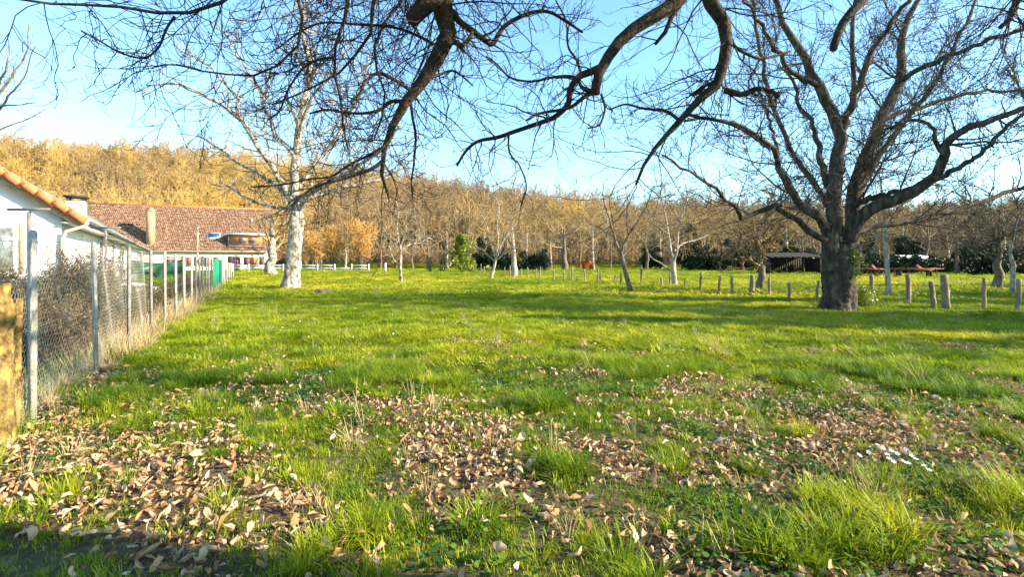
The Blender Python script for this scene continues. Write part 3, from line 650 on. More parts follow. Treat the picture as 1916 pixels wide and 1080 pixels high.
# ---- grown (not traced) trees
def grown(seed, H, trunk_h, r0, lean=(0, 0), nlimb=6, spread=.55, up=.12, dens=(2.0, 2.8, 3.2), lens=(.55, .5, .45), rmin=.012, weep=0., stems=1, width=1., k0=7, twig_lmax=1.4, base_t=.35):
    """skeleton at origin: ((trunk P,R) list, [(P,R,k)...])"""
    g = np.random.default_rng(seed); tr = []
    for s in range(stems):
        a = g.uniform(0, 6.28); off = np.array([math.cos(a), math.sin(a), 0])*(.0 if stems == 1 else g.uniform(.05, .35))
        ln = np.array([lean[0], lean[1], 0])+(0 if stems == 1 else 1)*off*g.uniform(.6, 2.0)
        pts = [off+np.array([0, 0, -.1])]
        for z in np.linspace(.25, 1, 5): pts.append(off+ln*z**1.3+np.array([g.normal(0, .03), g.normal(0, .03), 0])*H*.3+np.array([0, 0, trunk_h*z]))
        pts.append(pts[-1]+ln*.15+np.array([g.normal(0, .1), g.normal(0, .1), (H-trunk_h)*.55]))
        Q = resample(np.array(pts), 14); R = r0*(1-.93*np.linspace(0, 1, 14)**1.25); R[0] *= 1.3; R[1] *= 1.1
        tr.append((Q, R))
    TP = np.array([t[0] for t in tr]); TR = np.array([t[1] for t in tr])
    Lb = (H-trunk_h*.8)
    a = shoots(TP, TR, 0, base_t, (48*spread/.55, 12), .01, Lb*.55, Lb*.9, .62, 9, .2, up, up*.5-weep, .02, g, n=nlimb, rmax=.25*r0+.015)
    b = shoots(*a, dens[0], .15, (50, 15), lens[0], .3, 3, .55, 7, .28, up*.6-weep*.3, -weep*.7, rmin*1.4, g)
    c = shoots(*b, dens[1], .1, (48, 15), lens[1], .25, 2, .6, 6, .3, .03-weep*.5, .04-weep*.5, rmin, g)
    d = shoots(*c, dens[2], .1, (45, 15), lens[2], .2, twig_lmax, .7, 5, .3, .03-weep*.4, .08-weep*.2, rmin*.8, g)
    d2 = shoots(*b, dens[2]*.8, .3, (45, 15), .4, .2, twig_lmax, .5, 5, .3, .03-weep*.4, .08-weep*.2, rmin*.8, g)
    return tr, [(*a, 5), (*b, 4), (*c, 3), (*d, 3), (*d2, 3)]
def grown_tree(name, label, px, py, mats, group=None, cat='tree', d=None, z=None, **kw):
    d = d or dep(py); p = P(px, py, d); zz = ghz(p[0], p[1]) if z is None else z
    t = thing(name, label, cat, (p[0], p[1], zz), group)
    tr, parts = grown(**kw)
    for Q, R in tr:
        V, F = knobbly(Q, R, 9, np.random.default_rng(5), .08)
        link('trunk' if len(tr) == 1 else 'stem', mesh('trunk', V, [F], mats[0], True), t)
    link('crown', parts_mesh('crown', parts, mats[1]), t)
    return t
G1 = 'bare fruit trees standing in the meadow'
grown_tree('walnut_tree', 'bare pale-trunked tree with golden twigs standing in front of the farmhouse roof', 508, 515, (M['bark_pale'], M['twig_gold']), seed=201, H=11, trunk_h=4.0, r0=.55, nlimb=13, dens=(1.5, 2.2, 2.4), rmin=.02, up=.08, base_t=.3)
def small_levels(u, dn=1.0, weep=0.):
    def f(Ps, Rs, g):
        a = shoots(Ps, Rs, 2.6*dn/u, .12, (50, 15), .5, .5*u, 1.8*u, .5, 8, .28, .05, .03-weep, .010*u, g, rmax=.03)
        b = shoots(*a, 4.2*dn/u, .1, (48, 15), .5, .3*u, 1.1*u, .6, 6, .3, .0, .05-weep, .0095*u, g)
        b2 = shoots(Ps, Rs, 3.0*dn/u, .2, (55, 15), .4, .3*u, 1.1*u, .3, 6, .3, .0, .06-weep, .0095*u, g, rmax=.012)
        c = shoots(*b, 4.0*dn/u, .1, (45, 15), .5, .2*u, .7*u, .7, 5, .3, .0, .1-weep, .008*u, g)
        c2 = shoots(*b2, 4.0*dn/u, .1, (45, 15), .5, .2*u, .7*u, .7, 5, .3, .0, .1-weep, .008*u, g)
        return [(*a, 4), (*b, 3), (*b2, 3), (*c, 3), (*c2, 3)]
    return f
def small_tree(name, label, by, trunk, limbs, mats, seed, u, dn=1.0):
    D = dep(by); px = trunk[0][0]; B = P(px, by, D); B[2] = ghz(B[0], B[1])-.02; n = len(trunk)
    tr = [(p[0], p[1], D, p[2]*1.15) for p in trunk]
    lb = [L_(D, D+q[0], q[1], q[2], *q[3]) for q in limbs]
    traced_tree(name, label, 'tree', tuple(B), tr, lb, small_levels(u, dn), mats, seed, 12, .09, .015*u, 6, G1)
small_tree('apple_tree', 'small pruned fruit tree with white lichen-covered trunk alone in the meadow', 529, [(751, 532, 9), (750, 522, 7), (749, 500, 6.5), (750, 475, 6), (748, 455, 5)],
    [(.6, 5, 2, [(748, 462), (744, 440), (743, 420), (746, 395), (740, 375)]), (-.8, 4, 2, [(749, 460), (757, 440), (761, 420), (772, 405), (780, 395)]), (-.5, 3.5, 2, [(749, 495), (738, 488), (732, 475), (727, 460), (715, 455)]), (.8, 4, 2, [(750, 468), (766, 458), (785, 455), (800, 446), (812, 450)]), (.9, 4, 2, [(749, 462), (730, 445), (718, 430), (705, 425)])], (M['bark_pale'], M['bark_pale'], M['bark_pale_twig']), 202, 1.1)
grown_tree('apple_tree', 'low spreading bare tree with dark trunk beside the holly bush', 802, 511, (M['bark_brown'], M['twig_tan']), G1, seed=203, H=7, trunk_h=2.2, r0=.28, nlimb=8, rmin=.02, spread=.8)
small_tree('plum_tree', 'slim pale tree with fan of light twigs at the start of the post fence', 524, [(919, 527, 10), (920, 515, 7), (925, 498, 6), (928, 480, 5.5)],
    [(.8, 4.5, 2, [(928, 484), (921, 460), (915, 440), (908, 415), (900, 400)]), (-.8, 4.5, 2, [(928, 484), (938, 458), (953, 432), (968, 413)]), (.5, 4, 2, [(928, 486), (932, 450), (930, 420), (934, 390), (928, 370)]), (1, 3.5, 2, [(926, 490), (905, 470), (890, 460), (880, 450)]), (-1, 3.5, 2, [(927, 488), (950, 470), (968, 465), (985, 455)])], (M['bark_ash'], M['bark_ash'], M['twig_gold']), 204, 1.3)
grown_tree('plum_tree', 'forked pale-trunked tree rising just behind the post fence', 961, 519, (M['bark_ash'], M['twig_tan']), G1, seed=205, H=7.5, trunk_h=2.2, r0=.3, nlimb=8, rmin=.016, spread=.6)
grown_tree('apple_tree', 'spreading old tree with dark gnarled trunk in front of the wood', 1056, 507, (M['bark_brown'], M['twig_tan']), G1, seed=206, H=10.5, trunk_h=3, r0=.5, nlimb=9, rmin=.022, spread=.85)
small_tree('apple_tree', 'leaning thin-trunked tree with Y-shaped fork in front of the post fence', 548, [(1181, 551, 14), (1178, 538, 11), (1172, 515, 10), (1166, 492, 9), (1161, 470, 8)],
    [(.8, 7, 2, [(1161, 474), (1152, 450), (1143, 420), (1136, 395), (1128, 365), (1130, 340)]), (-.8, 7, 2, [(1161, 474), (1170, 452), (1182, 430), (1198, 405), (1212, 380), (1220, 355)]), (.6, 5, 2, [(1164, 482), (1180, 462), (1200, 445), (1228, 428), (1250, 420)]), (1.2, 4, 2, [(1150, 445), (1120, 425), (1105, 420), (1090, 400)]), (-1, 4, 2, [(1176, 440), (1172, 410), (1175, 380), (1170, 350)])], (M['bark_brown'], M['bark_brown'], M['twig_tan']), 207, .85)
small_tree('cherry_tree', 'twin-stemmed tree with cream sunlit trunk inside the post fence', 536, [(1262, 539, 16), (1261, 525, 12), (1260, 505, 11), (1259, 488, 10)],
    [(.6, 7, 2, [(1259, 494), (1255, 465), (1250, 435), (1243, 395), (1236, 360), (1240, 340)]), (-.6, 7, 2, [(1260, 494), (1266, 470), (1268, 440), (1276, 402), (1285, 372), (1283, 345)]), (1, 5, 2, [(1257, 512), (1246, 500), (1232, 490), (1222, 485), (1210, 470)]), (-1.4, 4, 2, [(1268, 440), (1290, 420), (1305, 405), (1318, 400)]), (1.2, 4, 2, [(1252, 440), (1232, 425), (1215, 415), (1205, 400)]), (2, 4, 2, [(1262, 470), (1280, 455), (1300, 450), (1325, 440)])], (M['bark_ash'], M['bark_ash'], M['twig_tan']), 208, 1.0)
grown_tree('apple_tree', 'short stout tree with dense tangled weeping twigs beside the huge old tree', 1424, 546, (M['bark_brown'], M['twig_weep']), G1, seed=209, H=4.6, trunk_h=1.5, r0=.22, nlimb=24, rmin=.019, weep=.10, dens=(3.4, 4.0, 4.0), spread=.9, lens=(.65, .6, .5))
grown_tree('ash_tree', 'slender straight tree with pale grey trunk behind the lichen-covered fence posts', 1663, 556, (M['bark_ash'], M['bark_pale_twig']), G1, seed=210, H=6.5, trunk_h=4.6, r0=.115, nlimb=7, rmin=.009, lean=(-.2, 0), spread=.5)
grown_tree('thorn_tree', 'dense dark twiggy tree in shade behind the last fence posts', 1868, 545, (M['bark_brown'], M['twig_dark']), G1, seed=211, H=6.0, trunk_h=1.6, r0=.22, nlimb=12, rmin=.014, dens=(2.4, 3.2, 3.6), spread=.95, lens=(.7, .6, .5), weep=.05)
grown_tree('thorn_tree', 'thin-trunked scrubby tree between dark thorn tree and wood edge', 1893, 553, (M['bark_ash'], M['twig_dark']), G1, seed=212, H=4.6, trunk_h=2.2, r0=.11, nlimb=6, rmin=.01)
grown_tree('thorn_tree', 'dense brown thorn tree standing behind the rusty harrow', 1790, 516, (M['bark_brown'], M['twig_dark']), G1, seed=213, H=8.0, trunk_h=1.8, r0=.22, nlimb=12, rmin=.022, dens=(2.2, 2.6, 2.6), spread=.9)
for k, (px, py, s) in enumerate([(622, 507, 221), (676, 507, 222), (590, 506, 223)]):
    grown_tree('willow_shrub', ['orange-twigged many-stemmed shrub behind the white rail fence', 'rounded rust-coloured willow shrub at the end of the white rails', 'small orange shrub half hidden behind the leaning pale trunk'][k], px, py, (M['bark_brown'], M['twig_rust']), 'orange willow shrubs', 'shrub', seed=s, H=[6.6, 7.2, 6.2][k], trunk_h=2.2, r0=.08, stems=12, nlimb=7, rmin=.030, up=.12, spread=.6, dens=(1.8, 2.0, 1.8))
# garden tree whose twig tips reach in over the house, and trees out of frame that shade the meadow
def garden_levels(Ps, Rs, g):
    a = shoots(Ps, Rs, 3.2, .3, (48, 12), .3, .2, .9, .5, 7, .15, .1, .1, .005, g, rmax=.008); b = shoots(*a, 5, .15, (45, 12), .4, .08, .3, .7, 5, .2, .05, .1, .004, g); c = shoots(Ps, Rs, 9, .4, (50, 12), .05, .04, .12, .4, 4, .2, .1, .1, .0035, g)
    return [(*a, 4), (*b, 3), (*c, 3)]
D = 8.6; B2 = P(-150, 654, D); B2[2] = ghz(B2[0], B2[1])-.02
traced_tree('garden_tree', 'slim garden tree with thin upright bare twigs in front of the white house', 'tree', tuple(B2), [(-150, 660, D, 24), (-148, 600, D, 17), (-140, 500, D, 15), (-125, 400, D, 13), (-105, 330, D, 11)],
    [L_(D, D+.5, 9, 2, (-112, 350), (-60, 250), (0, 172), (28, 133), (50, 103), (54, 44)), L_(D, D-.3, 8, 2, (-108, 340), (-50, 260), (0, 205), (17, 180), (47, 139), (67, 86)), L_(D, D+.8, 8, 2, (-110, 345), (-50, 230), (3, 147), (17, 105), (15, 72)),
     L_(D, D-.6, 6, 2, (-80, 290), (-40, 225), (0, 200), (25, 197), (67, 191)), L_(D, D+.3, 7, 2, (-115, 370), (-60, 290), (0, 243), (33, 230), (86, 204)), L_(D, D+1, 6, 2, (-118, 380), (-60, 310), (0, 262), (20, 258), (45, 235)), L_(D, D-1, 8, 2, (-108, 335), (-120, 250), (-110, 150), (-90, 40), (-80, -30))], garden_levels, (M['bark_brown'], M['bark_brown'], M['twig_dark']), 231, 12, .08, .01, 6)
def far_tree(name, label, x, y, s, mats, group, **kw):
    t = thing(name, label, 'tree', (x, y, ghz(x, y)), group); tr, parts = grown(**kw)
    V, F = knobbly(*tr[0], 9, np.random.default_rng(5), .08); link('trunk', mesh('trunk', V, [F], mats[0], True), t); link('crown', parts_mesh('crown', parts, mats[1]), t); return t
for k, (x_, y_, h_) in enumerate([(23, 9.3, 11), (30, 10.5, 12), (20, -2.5, 9), (36, 19, 12)]):
    far_tree('boundary_tree', 'bare boundary tree beyond the end of the post fence', x_, y_, 1, (M['bark_brown'], M['twig_dark']), 'boundary trees', seed=240+k, H=h_, trunk_h=3, r0=.45, nlimb=14, rmin=.034, dens=(2.0, 2.2, 2.0), spread=.8)

# ---- woodland on the hill: individual trees along its edge, the rest one mass
WP = []
for k, (s, up, sp, rm) in enumerate([(301, .12, .6, .05), (302, .05, .75, .05), (303, .18, .45, .045), (304, .08, .65, .055), (305, .1, .8, .05)]):
    tr, parts = grown(s, 12, 4.2, .24, nlimb=9, up=up, spread=sp, rmin=rm*.75, dens=(1.2, 1.8, 2.4), twig_lmax=2)
    parts = [(*tr_, 6) for tr_ in [(np.array([tr[0][0]]), np.array([tr[0][1]]))]]+parts
    WP.append(proto('wood_tree', parts_mesh('wood_tree', parts, M['wood_far'])))
wx, wy = [], []
for yy_ in np.arange(100, 236, 4.2):
    for xx_ in np.arange(-1.18*yy_-6, 1.18*yy_+6, 4.6):
        wx.append(xx_+random.uniform(-2, 2)); wy.append(yy_+random.uniform(-2, 2))
wx, wy = np.array(wx), np.array(wy); n = len(wx)
tint = np.clip(.30+.35*(vn(wx, wy, 26, 51)-.5)*2+.35*(1-sstep(-90, -20, wx))+rng.normal(0, .16, n)-.25*sstep(40, 120, wx), 0, 1)  # lower tint on the right stands in for shade inside the wood
ws = rng.uniform(.75, 1.25, n)
scatter('woodland', 'golden bare deciduous wood covering the hillside', np.stack([wx, wy, gh(wx, wy)-.1], 1), np.stack([rng.normal(0, .05, n), rng.normal(0, .05, n), rng.uniform(0, 6.28, n)], 1),
        np.stack([ws*rng.uniform(.9, 1.2, n), ws, ws*rng.uniform(.85, 1.2, n)], 1), rng.integers(0, 5, n), tint, WP, 'wood')
# undergrowth of the wood's edge
UP = []
for s in (311, 312, 313):
    tr, parts = grown(s, 3.4, 1.2, .06, stems=5, nlimb=6, rmin=.035, dens=(1.5, 1.6, 1.4), spread=.7)
    UP.append(proto('thicket', parts_mesh('thicket', parts, M['wood_far'])))
n = 560; ux = rng.uniform(-95, 105, n); uy = 90+rng.gamma(2, 3, n)+3*np.sin(ux*.11); us = rng.uniform(.6, 1.4, n)
scatter('thicket', 'brown scrub and brambles along the foot of the wood', np.stack([ux, uy, gh(ux, uy)], 1), np.stack([0*ux, 0*ux, rng.uniform(0, 6, n)], 1), np.stack([us]*3, 1), rng.integers(0, 3, n), np.clip(rng.normal(.22, .16, n)-.15*sstep(5, 40, ux), 0, 1), UP, 'scrub')  # right-hand scrub tinted darker to imitate shade below the wood
EDGE = []
for k, s in enumerate((321, 322, 323, 324)):
    tr, parts = grown(s, 10, 3.4, .26, nlimb=10, up=.1, spread=(.55, .8, .65, .7)[k], rmin=.026, dens=(1.2, 1.5, 1.8))
    V, F = knobbly(*tr[0], 8, np.random.default_rng(4), .08)
    EDGE.append((mesh('trunk', V, [F], M[('bark_ash', 'bark_brown', 'bark_ash', 'bark_brown')[k]], True), parts_mesh('crown', parts, M[('twig_gold', 'twig_tan', 'twig_tan', 'twig_gold')[k]])))
edge = [(560, 82), (600, 90), (648, 88), (712, 84), (742, 92), (772, 80), (838, 86), (880, 92), (908, 84), (940, 78), (985, 88), (1010, 80), (1030, 92), (1085, 86), (1110, 78), (1142, 90), (1170, 82), (1210, 76), (1236, 86),
        (1290, 80), (1318, 72), (1350, 84), (1385, 76), (1430, 82), (1470, 72), (1500, 86), (1535, 78), (1640, 74), (1690, 84), (1735, 70), (1775, 80), (1830, 66), (1880, 74), (1930, 64), (420, 96), (350, 100), (290, 98), (240, 104)]
for k, (px, d) in enumerate(edge):
    c, u = EDGE[k % 4]; x_ = (px-958)/FPX*d; t = thing('edge_tree', ['bare upright tree with pale trunk and golden twigs below the wooded hill', 'bare wide-crowned tree with dark trunk and tan twigs below the wooded hill', 'bare tree with pale trunk and tan twigs below the wooded hill', 'bare tree with dark trunk and golden twigs below the wooded hill'][k % 4], 'tree', (x_, d, ghz(x_, d)), ['pale-trunked golden trees', 'dark-trunked tan trees', 'pale-trunked tan trees', 'dark-trunked golden trees'][k % 4]+' along the edge of the wood', random.uniform(0, 6.28))
    s_ = random.uniform(.75, 1.15); t.scale = (s_, s_, s_*random.uniform(.9, 1.15)); link('trunk', c, t); link('crown', u, t)

# ---- evergreens
def leafcloud(n, sampler, size, g, shell=0):
    p = sampler(n, g); N = len(p); nr = unit(g.normal(size=(N, 3))+np.array([0, 0, .5])); u = unit(np.cross(nr, g.normal(size=(N, 3)))); v = np.cross(nr, u)
    s = (size*g.uniform(.6, 1.3, N))[:, None]
    V = np.stack([p-u*s, p-v*s*.5, p+u*s, p+v*s*.5], 1).reshape(-1, 3)
    return V, np.arange(4*N).reshape(-1, 4)
def clumpy(cx, cr, n, g):
    """points spread on many small balls"""
    k = g.integers(0, len(cx), n); d = unit(g.normal(size=(n, 3)))*(g.random(n)**.45)[:, None]
    return cx[k]+d*cr[k][:, None]
def evergreen(name, label, loc, centres, radii, n, size, m, cat, group=None, stem=None, seed=1):
    g = np.random.default_rng(seed); t = thing(name, label, cat, loc, group)
    V, F = leafcloud(n, lambda k, gg_: clumpy(np.array(centres), np.array(radii), k, gg_), size, g); o = link('foliage', mesh('foliage', V, [F], M[m]), t); o['tint'] = .5
    if stem: MB().tube([(0, 0, -.1), (0.03, 0, stem*.5), (0, 0, stem)], [.16, .12, .05]).build('trunk', M['bark_brown'], t, True)
    return t
g = np.random.default_rng(61); H_ = 4.8
cen = [(g.normal(0, 1)*1.35*(1-z/H_)**.75, g.normal(0, 1)*1.2*(1-z/H_)**.75, z) for z in np.r_[g.uniform(.3, H_*.95, 100)]]
p = P(866, 511, dep(511))
evergreen('holly_bush', 'cone-shaped evergreen holly bush with glossy yellow-green leaves', (p[0], p[1], 0), cen, [g.uniform(.3, .6)*(1.15-.6*c[2]/H_) for c in cen], 13000, .12, 'holly', 'bush', stem=3.5)
for k, (x_, y_, h_, w_) in enumerate([(25, 8.6, 11.5, 1.5), (28.5, 10.2, 13, 1.6), (35, 14.2, 18, 2.2), (38, 17.5, 17, 2.2), (46, 24, 16, 2.6)]):  # conifers out of view, added to deepen the shade band across the meadow
    g = np.random.default_rng(160+k); zz = g.uniform(.8, h_, 150); rr_ = w_*(1.05-zz/h_)
    cen = [(g.normal(0, .5)*rr_[i], g.normal(0, .5)*rr_[i], zz[i]) for i in range(150)]
    evergreen('boundary_conifer', 'tall dark conifer added unseen past the post fence for shade', (x_, y_, 0), cen, [.35+.4*r_ for r_ in rr_], 9000, .2, 'dark_leaf', 'tree', 'unseen conifers added for shade', stem=h_*.8, seed=160+k)
def blob(w, dpt, h, n, g): return [(g.uniform(-w, w), g.uniform(-dpt, dpt), abs(g.normal(0, .3))*h+.3*h*g.random()) for _ in range(n)]
ev = [(1382, 505, 66, 2.6, 4.6, 'dark clump added as thicket shade beside the weeping tree'), (1490, 505, 70, 3.0, 5.0, 'dark clump added as thicket shade behind the timber shed'), (1605, 505, 64, 2.8, 4.6, 'dark clump added as thicket shade over the rusty harrows'), (1700, 505, 72, 3.0, 5.2, 'dark clump added as thicket shade behind the white-roofed shed'), (1835, 505, 60, 3.4, 4.4, 'dark clump added as thicket shade behind the dark thorn trees'), (985, 505, 70, 3.0, 3.8, 'dark evergreen bush behind the forked pale tree'), (945, 506, 74, 2.0, 2.8, 'small black-green bush beside the forked pale tree'), (905, 500, 82, 1.8, 5.5, 'dark upright evergreen behind the holly bush'),  # first five clumps: dark foliage added to stand in for thicket shadow
      (1290, 500, 78, 2.2, 6.5, 'dark conifer behind the twin-stemmed tree'), (1218, 500, 82, 1.6, 5.5, 'narrow dark evergreen beside the leaning tree'), (1325, 505, 70, 3.0, 3.2, 'low dark hedge bush between fence posts and wood'),
      (1650, 512, 52, 3.0, 2.7, 'black-green laurel hedge behind the slender grey tree'), (1445, 470, 74, 3.2, 9.5, 'tall ivy-clad evergreen behind the weeping tree'), (1570, 505, 58, 3.4, 2.6, 'dark laurel mass behind the huge old tree'), (1880, 510, 50, 4.0, 2.6, 'dark bramble bank beyond the thorn trees'), (1770, 510, 56, 3.6, 2.0, 'dark bramble heap behind the harrow')]
for k, (px, py, d, w, h, lb) in enumerate(ev):
    g = np.random.default_rng(70+k); x_ = (px-958)/FPX*d; cen = blob(w, 1.2, h, 60, g); cen = [(c[0]*(1-.55*min(c[2]/h, 1)), c[1], min(c[2], h)) for c in cen] if h > 4 else cen
    evergreen('evergreen_bush', lb, (x_, d, ghz(x_, d)), cen, g.uniform(.35, .9, 60), 7000, .15, 'dark_leaf', 'bush', 'dark evergreens below the wood', seed=70+k)

# ------------------------------------------------------------------ long white house behind the garden
K = thing('white_house', 'white rendered house with orange verge tiles behind the wire fence', 'house', (-11.63, 13.1, 0), rz=math.radians(33.9))
WD, LN = 9.0, 46.0; ez = 2.82; sl = .70
def rz_(u): return ez+sl*u                                   # roof underside above distance u from the eave wall
b = MB(); V = [(0, 0, 1.1), (-WD, 0, 1.1), (-WD, 0, rz_(.0)), (-WD/2, 0, rz_(WD/2)), (0, 0, rz_(0)), (0, LN, 1.1), (-WD, LN, 1.1), (-WD, LN, rz_(0)), (-WD/2, LN, rz_(WD/2)), (0, LN, rz_(0))]
b.add(V, [np.array([[0, 5, 9, 4], [1, 2, 7, 6]]), np.array([[0, 4, 3, 2, 1], [5, 6, 7, 8, 9]])]); b.build('wall', M['render_white'], K)
MB().box((-WD-.03, -.03, -.3), (.03, LN+.03, 1.098)).build('plinth', M['plinth'], K)
r = MB()
for sgn in (1, -1):
    x0, x1 = (.5, -WD/2) if sgn == 1 else (-WD-.5, -WD/2)
    za = ez-.35+.02; zb = rz_(WD/2)+.02
    V = [(x0, -.2, za), (x1, -.2, zb), (x1, LN+.4, zb), (x0, LN+.4, za)]; V += [(v[0], v[1], v[2]+.10) for v in V]
    r.add(V, [np.array([[0, 1, 2, 3], [7, 6, 5, 4], [0, 4, 5, 1], [2, 6, 7, 3], [0, 3, 7, 4]])])
rf = r.build('roof', M['tile_grey'], K)
nt = 17; tm = None
for sgn in (1,):                                             # verge tiles on the gable edge, one by one
    for i in range(nt):
        u0 = -.52+i*(WD/2+.55)/nt; u1 = u0+(WD/2+.55)/nt+.05
        v = MB().beam((-u0, -.18, rz_(u0)+.135+.012*(i % 2)), (-u1, -.18, rz_(u1)+.175), .30, .07, up=(0, 0, 1))
        v.beam((-u0, -.315, rz_(u0)+.05+.012*(i % 2)), (-u1, -.315, rz_(u1)+.09), .035, .17)
        v.build('verge_tile', M['tile_orange'], rf)
for sgn in (1,):
    fb = MB().beam((.48, -.22, rz_(-.48)-.06), (-WD/2, -.22, rz_(WD/2)-.06), .03, .20); fb.build('bargeboard', M['timber_tan'], K)
    MB().box((.012, -.19, ez-.36), (.46, LN, ez-.33)).build('soffit', M['timber_white'], K)
    MB().box((.455, -.19, ez-.40), (.48, LN, ez-.20)).build('fascia', M['timber_white'], K)
    nn = 10; prof = [(.56+.075*math.cos(a), ez-.255+.075*math.sin(a)) for a in np.linspace(math.pi, 2*math.pi, nn)]+[(.56+.062*math.cos(a), ez-.255+.062*math.sin(a)) for a in np.linspace(2*math.pi, math.pi, nn)]
    V = [(p[0], yv, p[1]) for yv in (-.24, LN) for p in prof]; k2 = 2*nn
    MB().add(V, [np.array([[i, (i+1) % k2, (i+1) % k2+k2, i+k2] for i in range(k2)])]).build('gutter', M['zinc'], K, True)
    MB().tube([(.56, -.3, ez-.33), (.50, -.28, ez-.42), (.12, -.16, ez-.56), (.06, -.10, ez-.70), (.06, -.10, .2)], .042, 8).build('downpipe', M['render_cream'], K, True)
w = MB(); w.box((-1.95, -.05, 1.16), (-.80, .0, 2.42)); wo = w.build('window', M['timber_white'], K)
MB().box((-1.86, -.062, 1.25), (-1.41, -.052, 2.33)).build('pane', M['glass_curtain'], wo)
MB().box((-1.34, -.062, 1.25), (-.89, -.052, 2.33)).build('pane', M['glass_curtain'], wo)
MB().box((-.79, -.06, 1.16), (-.70, -.01, 2.40)).build('shutter', M['brick_render'], wo)
MB().box((-2.0, -.12, 1.112), (-.75, -.004, 1.156)).build('sill', M['concrete'], wo)
for yv in (8, 13, 19, 26, 34):
    ww = MB().box((.0, yv, 1.3), (.05, yv+1.1, 2.3)).build('window', M['timber_white'], K); MB().box((.052, yv+.08, 1.38), (.06, yv+1.02, 2.22)).build('pane', M['glass_dark'], ww)
# chimney
c = MB().box((-1.35, 11.0, 2.9), (-.72, 11.7, 4.05)).build('chimney', M['render_white'], K)
MB().box((-1.42, 10.93, 4.22), (-.65, 11.77, 4.29)).build('cap', M['soot'], c)
for xv in (-1.33, -.82):
    for yv in (11.03, 11.58): MB().box((xv, yv, 4.05), (xv+.09, yv+.09, 4.22)).build('cap_leg', M['soot'], c)

# ------------------------------------------------------------------ farmhouse with tiled roof
FH = thing('farmhouse', 'long cream farmhouse with brown tiled roof below the wooded hill', 'house', (-60.2, 77.0, 0), rz=math.radians(20.5))
X0, X1, DP, EZ, RZ = -6.0, 20.9, 13.4, 3.45, 10.5; sp = (RZ-EZ)/(DP/2)
b = MB(); V = [(X0, 0, -.3), (X1, 0, -.3), (X1, 0, EZ), (X0, 0, EZ), (X0, DP, -.3), (X1, DP, -.3), (X1, DP, EZ), (X0, DP, EZ), (X0, DP/2, RZ-.1), (X1, DP/2, RZ-.1)]
b.add(V, [np.array([[0, 1, 2, 3], [5, 4, 7, 6]]), np.array([[1, 5, 6, 9, 2], [4, 0, 3, 8, 7]])]); b.build('wall', M['render_cream'], FH)
r = MB(); ov = .45
for a, z0, y1, z1 in ((-ov, EZ-ov*sp, DP/2, RZ), (DP+ov, EZ-ov*sp, DP/2, RZ)):
    V = [(X0-.3, a, z0), (X1+.3, a, z0), (X1+.3, y1, z1), (X0-.3, y1, z1)]; V += [(v[0], v[1], v[2]+.12) for v in V]
    r.add(V, [np.array([[3, 2, 1, 0], [4, 5, 6, 7], [0, 1, 5, 4], [1, 2, 6, 5], [3, 0, 4, 7]])])
rf = r.build('roof', M['tile_old'], FH); rf['tint'] = .3
tb = MB(); th = math.atan(sp); nrow, ncol = 30, 108; g = np.random.default_rng(9); Ls = math.hypot(DP/2+ov, sp*(DP/2+ov)); tw_ = (X1-X0+.6)/ncol; tl = Ls/nrow
base = np.array([[-.5, 0, 0], [-.2, 0, .06], [.2, 0, .06], [.5, 0, 0], [-.5, 1, -.02], [-.2, 1, .02], [.2, 1, .02], [.5, 1, -.02]])
fs = np.array([[0, 1, 5, 4], [1, 2, 6, 5], [2, 3, 7, 6]])
Vt = []
for i in range(nrow):
    for j in range(ncol):
        if g.random() < .01: continue
        p = base*np.array([tw_*.98, tl*1.08, 1.0+.3*g.normal()]); q_ = np.array([X0-.3+(j+.5)*tw_, 0, 0])
        sy = (i*tl+p[:, 1]); n_ = p[:, 2]+.05+.008*g.normal()+.02*(i % 2 == 0)
        Vt.append(np.stack([q_[0]+p[:, 0], -ov+math.cos(th)*sy-math.sin(th)*n_, EZ-ov*sp+.12+math.sin(th)*sy+math.cos(th)*n_], 1))
nV = len(Vt); me = mesh('tile', np.concatenate(Vt), [(fs[None]+np.arange(nV)[:, None, None]*8).reshape(-1, 4)], M['tile_old'])
to = tag(link('tile', me, rf), kind='stuff'); to['tint'] = .55
MB().tube([(X0-.3, DP/2, RZ+.14), (X1+.3, DP/2, RZ+.14)], .15, 8).build('ridge', M['tile_orange'], rf, True)
MB().tube([(X0-.3, -ov-.08, EZ-ov*sp+.03), (X1+.3, -ov-.08, EZ-ov*sp+.03)], .09, 8).build('gutter', M['timber_tan'], FH, True)
MB().box((X0, -ov, EZ-ov*sp-.12), (X1, -.02, EZ-ov*sp-.02)).build('soffit', M['timber_tan'], FH)
def spx(px): k = (958-px)/FPX; return (60.2-k*77)/(.936+k*.351)
for a_, b_ in ((324, 338), (383, 398), (468, 484), (350, 362)):
    xa, xb = spx(a_), spx(b_)
    wo = MB().box((xa-.08, -.06, .75), (xb+.08, -.003, 2.12)).build('window', M['timber_white'], FH); MB().box((xa, -.075, .82), (xb, -.062, 2.05)).build('blind', M['blind'], wo)
    MB().box((xa-.12, -.14, .66), (xb+.12, -.003, .745)).build('sill', M['concrete'], wo)
    MB().box((xa-.85, -.09, .72), (xa-.11, -.005, 2.14)).build('shutter', M['shutter'], wo); MB().box((xb+.11, -.09, .72), (xb+.85, -.005, 2.14)).build('shutter', M['shutter'], wo)
xa, xb = spx(427), spx(450)
do = MB().box((xa, -.05, -.1), (xb, -.004, 2.2)).build('door', M['shutter'], FH)
for i in range(3):
    for j in range(3): MB().box((xa+.75+i*.36, -.065, .6+j*.5), (xa+1.05+i*.36, -.052, 1.02+j*.5)).build('pane', M['glass_dark'], do)
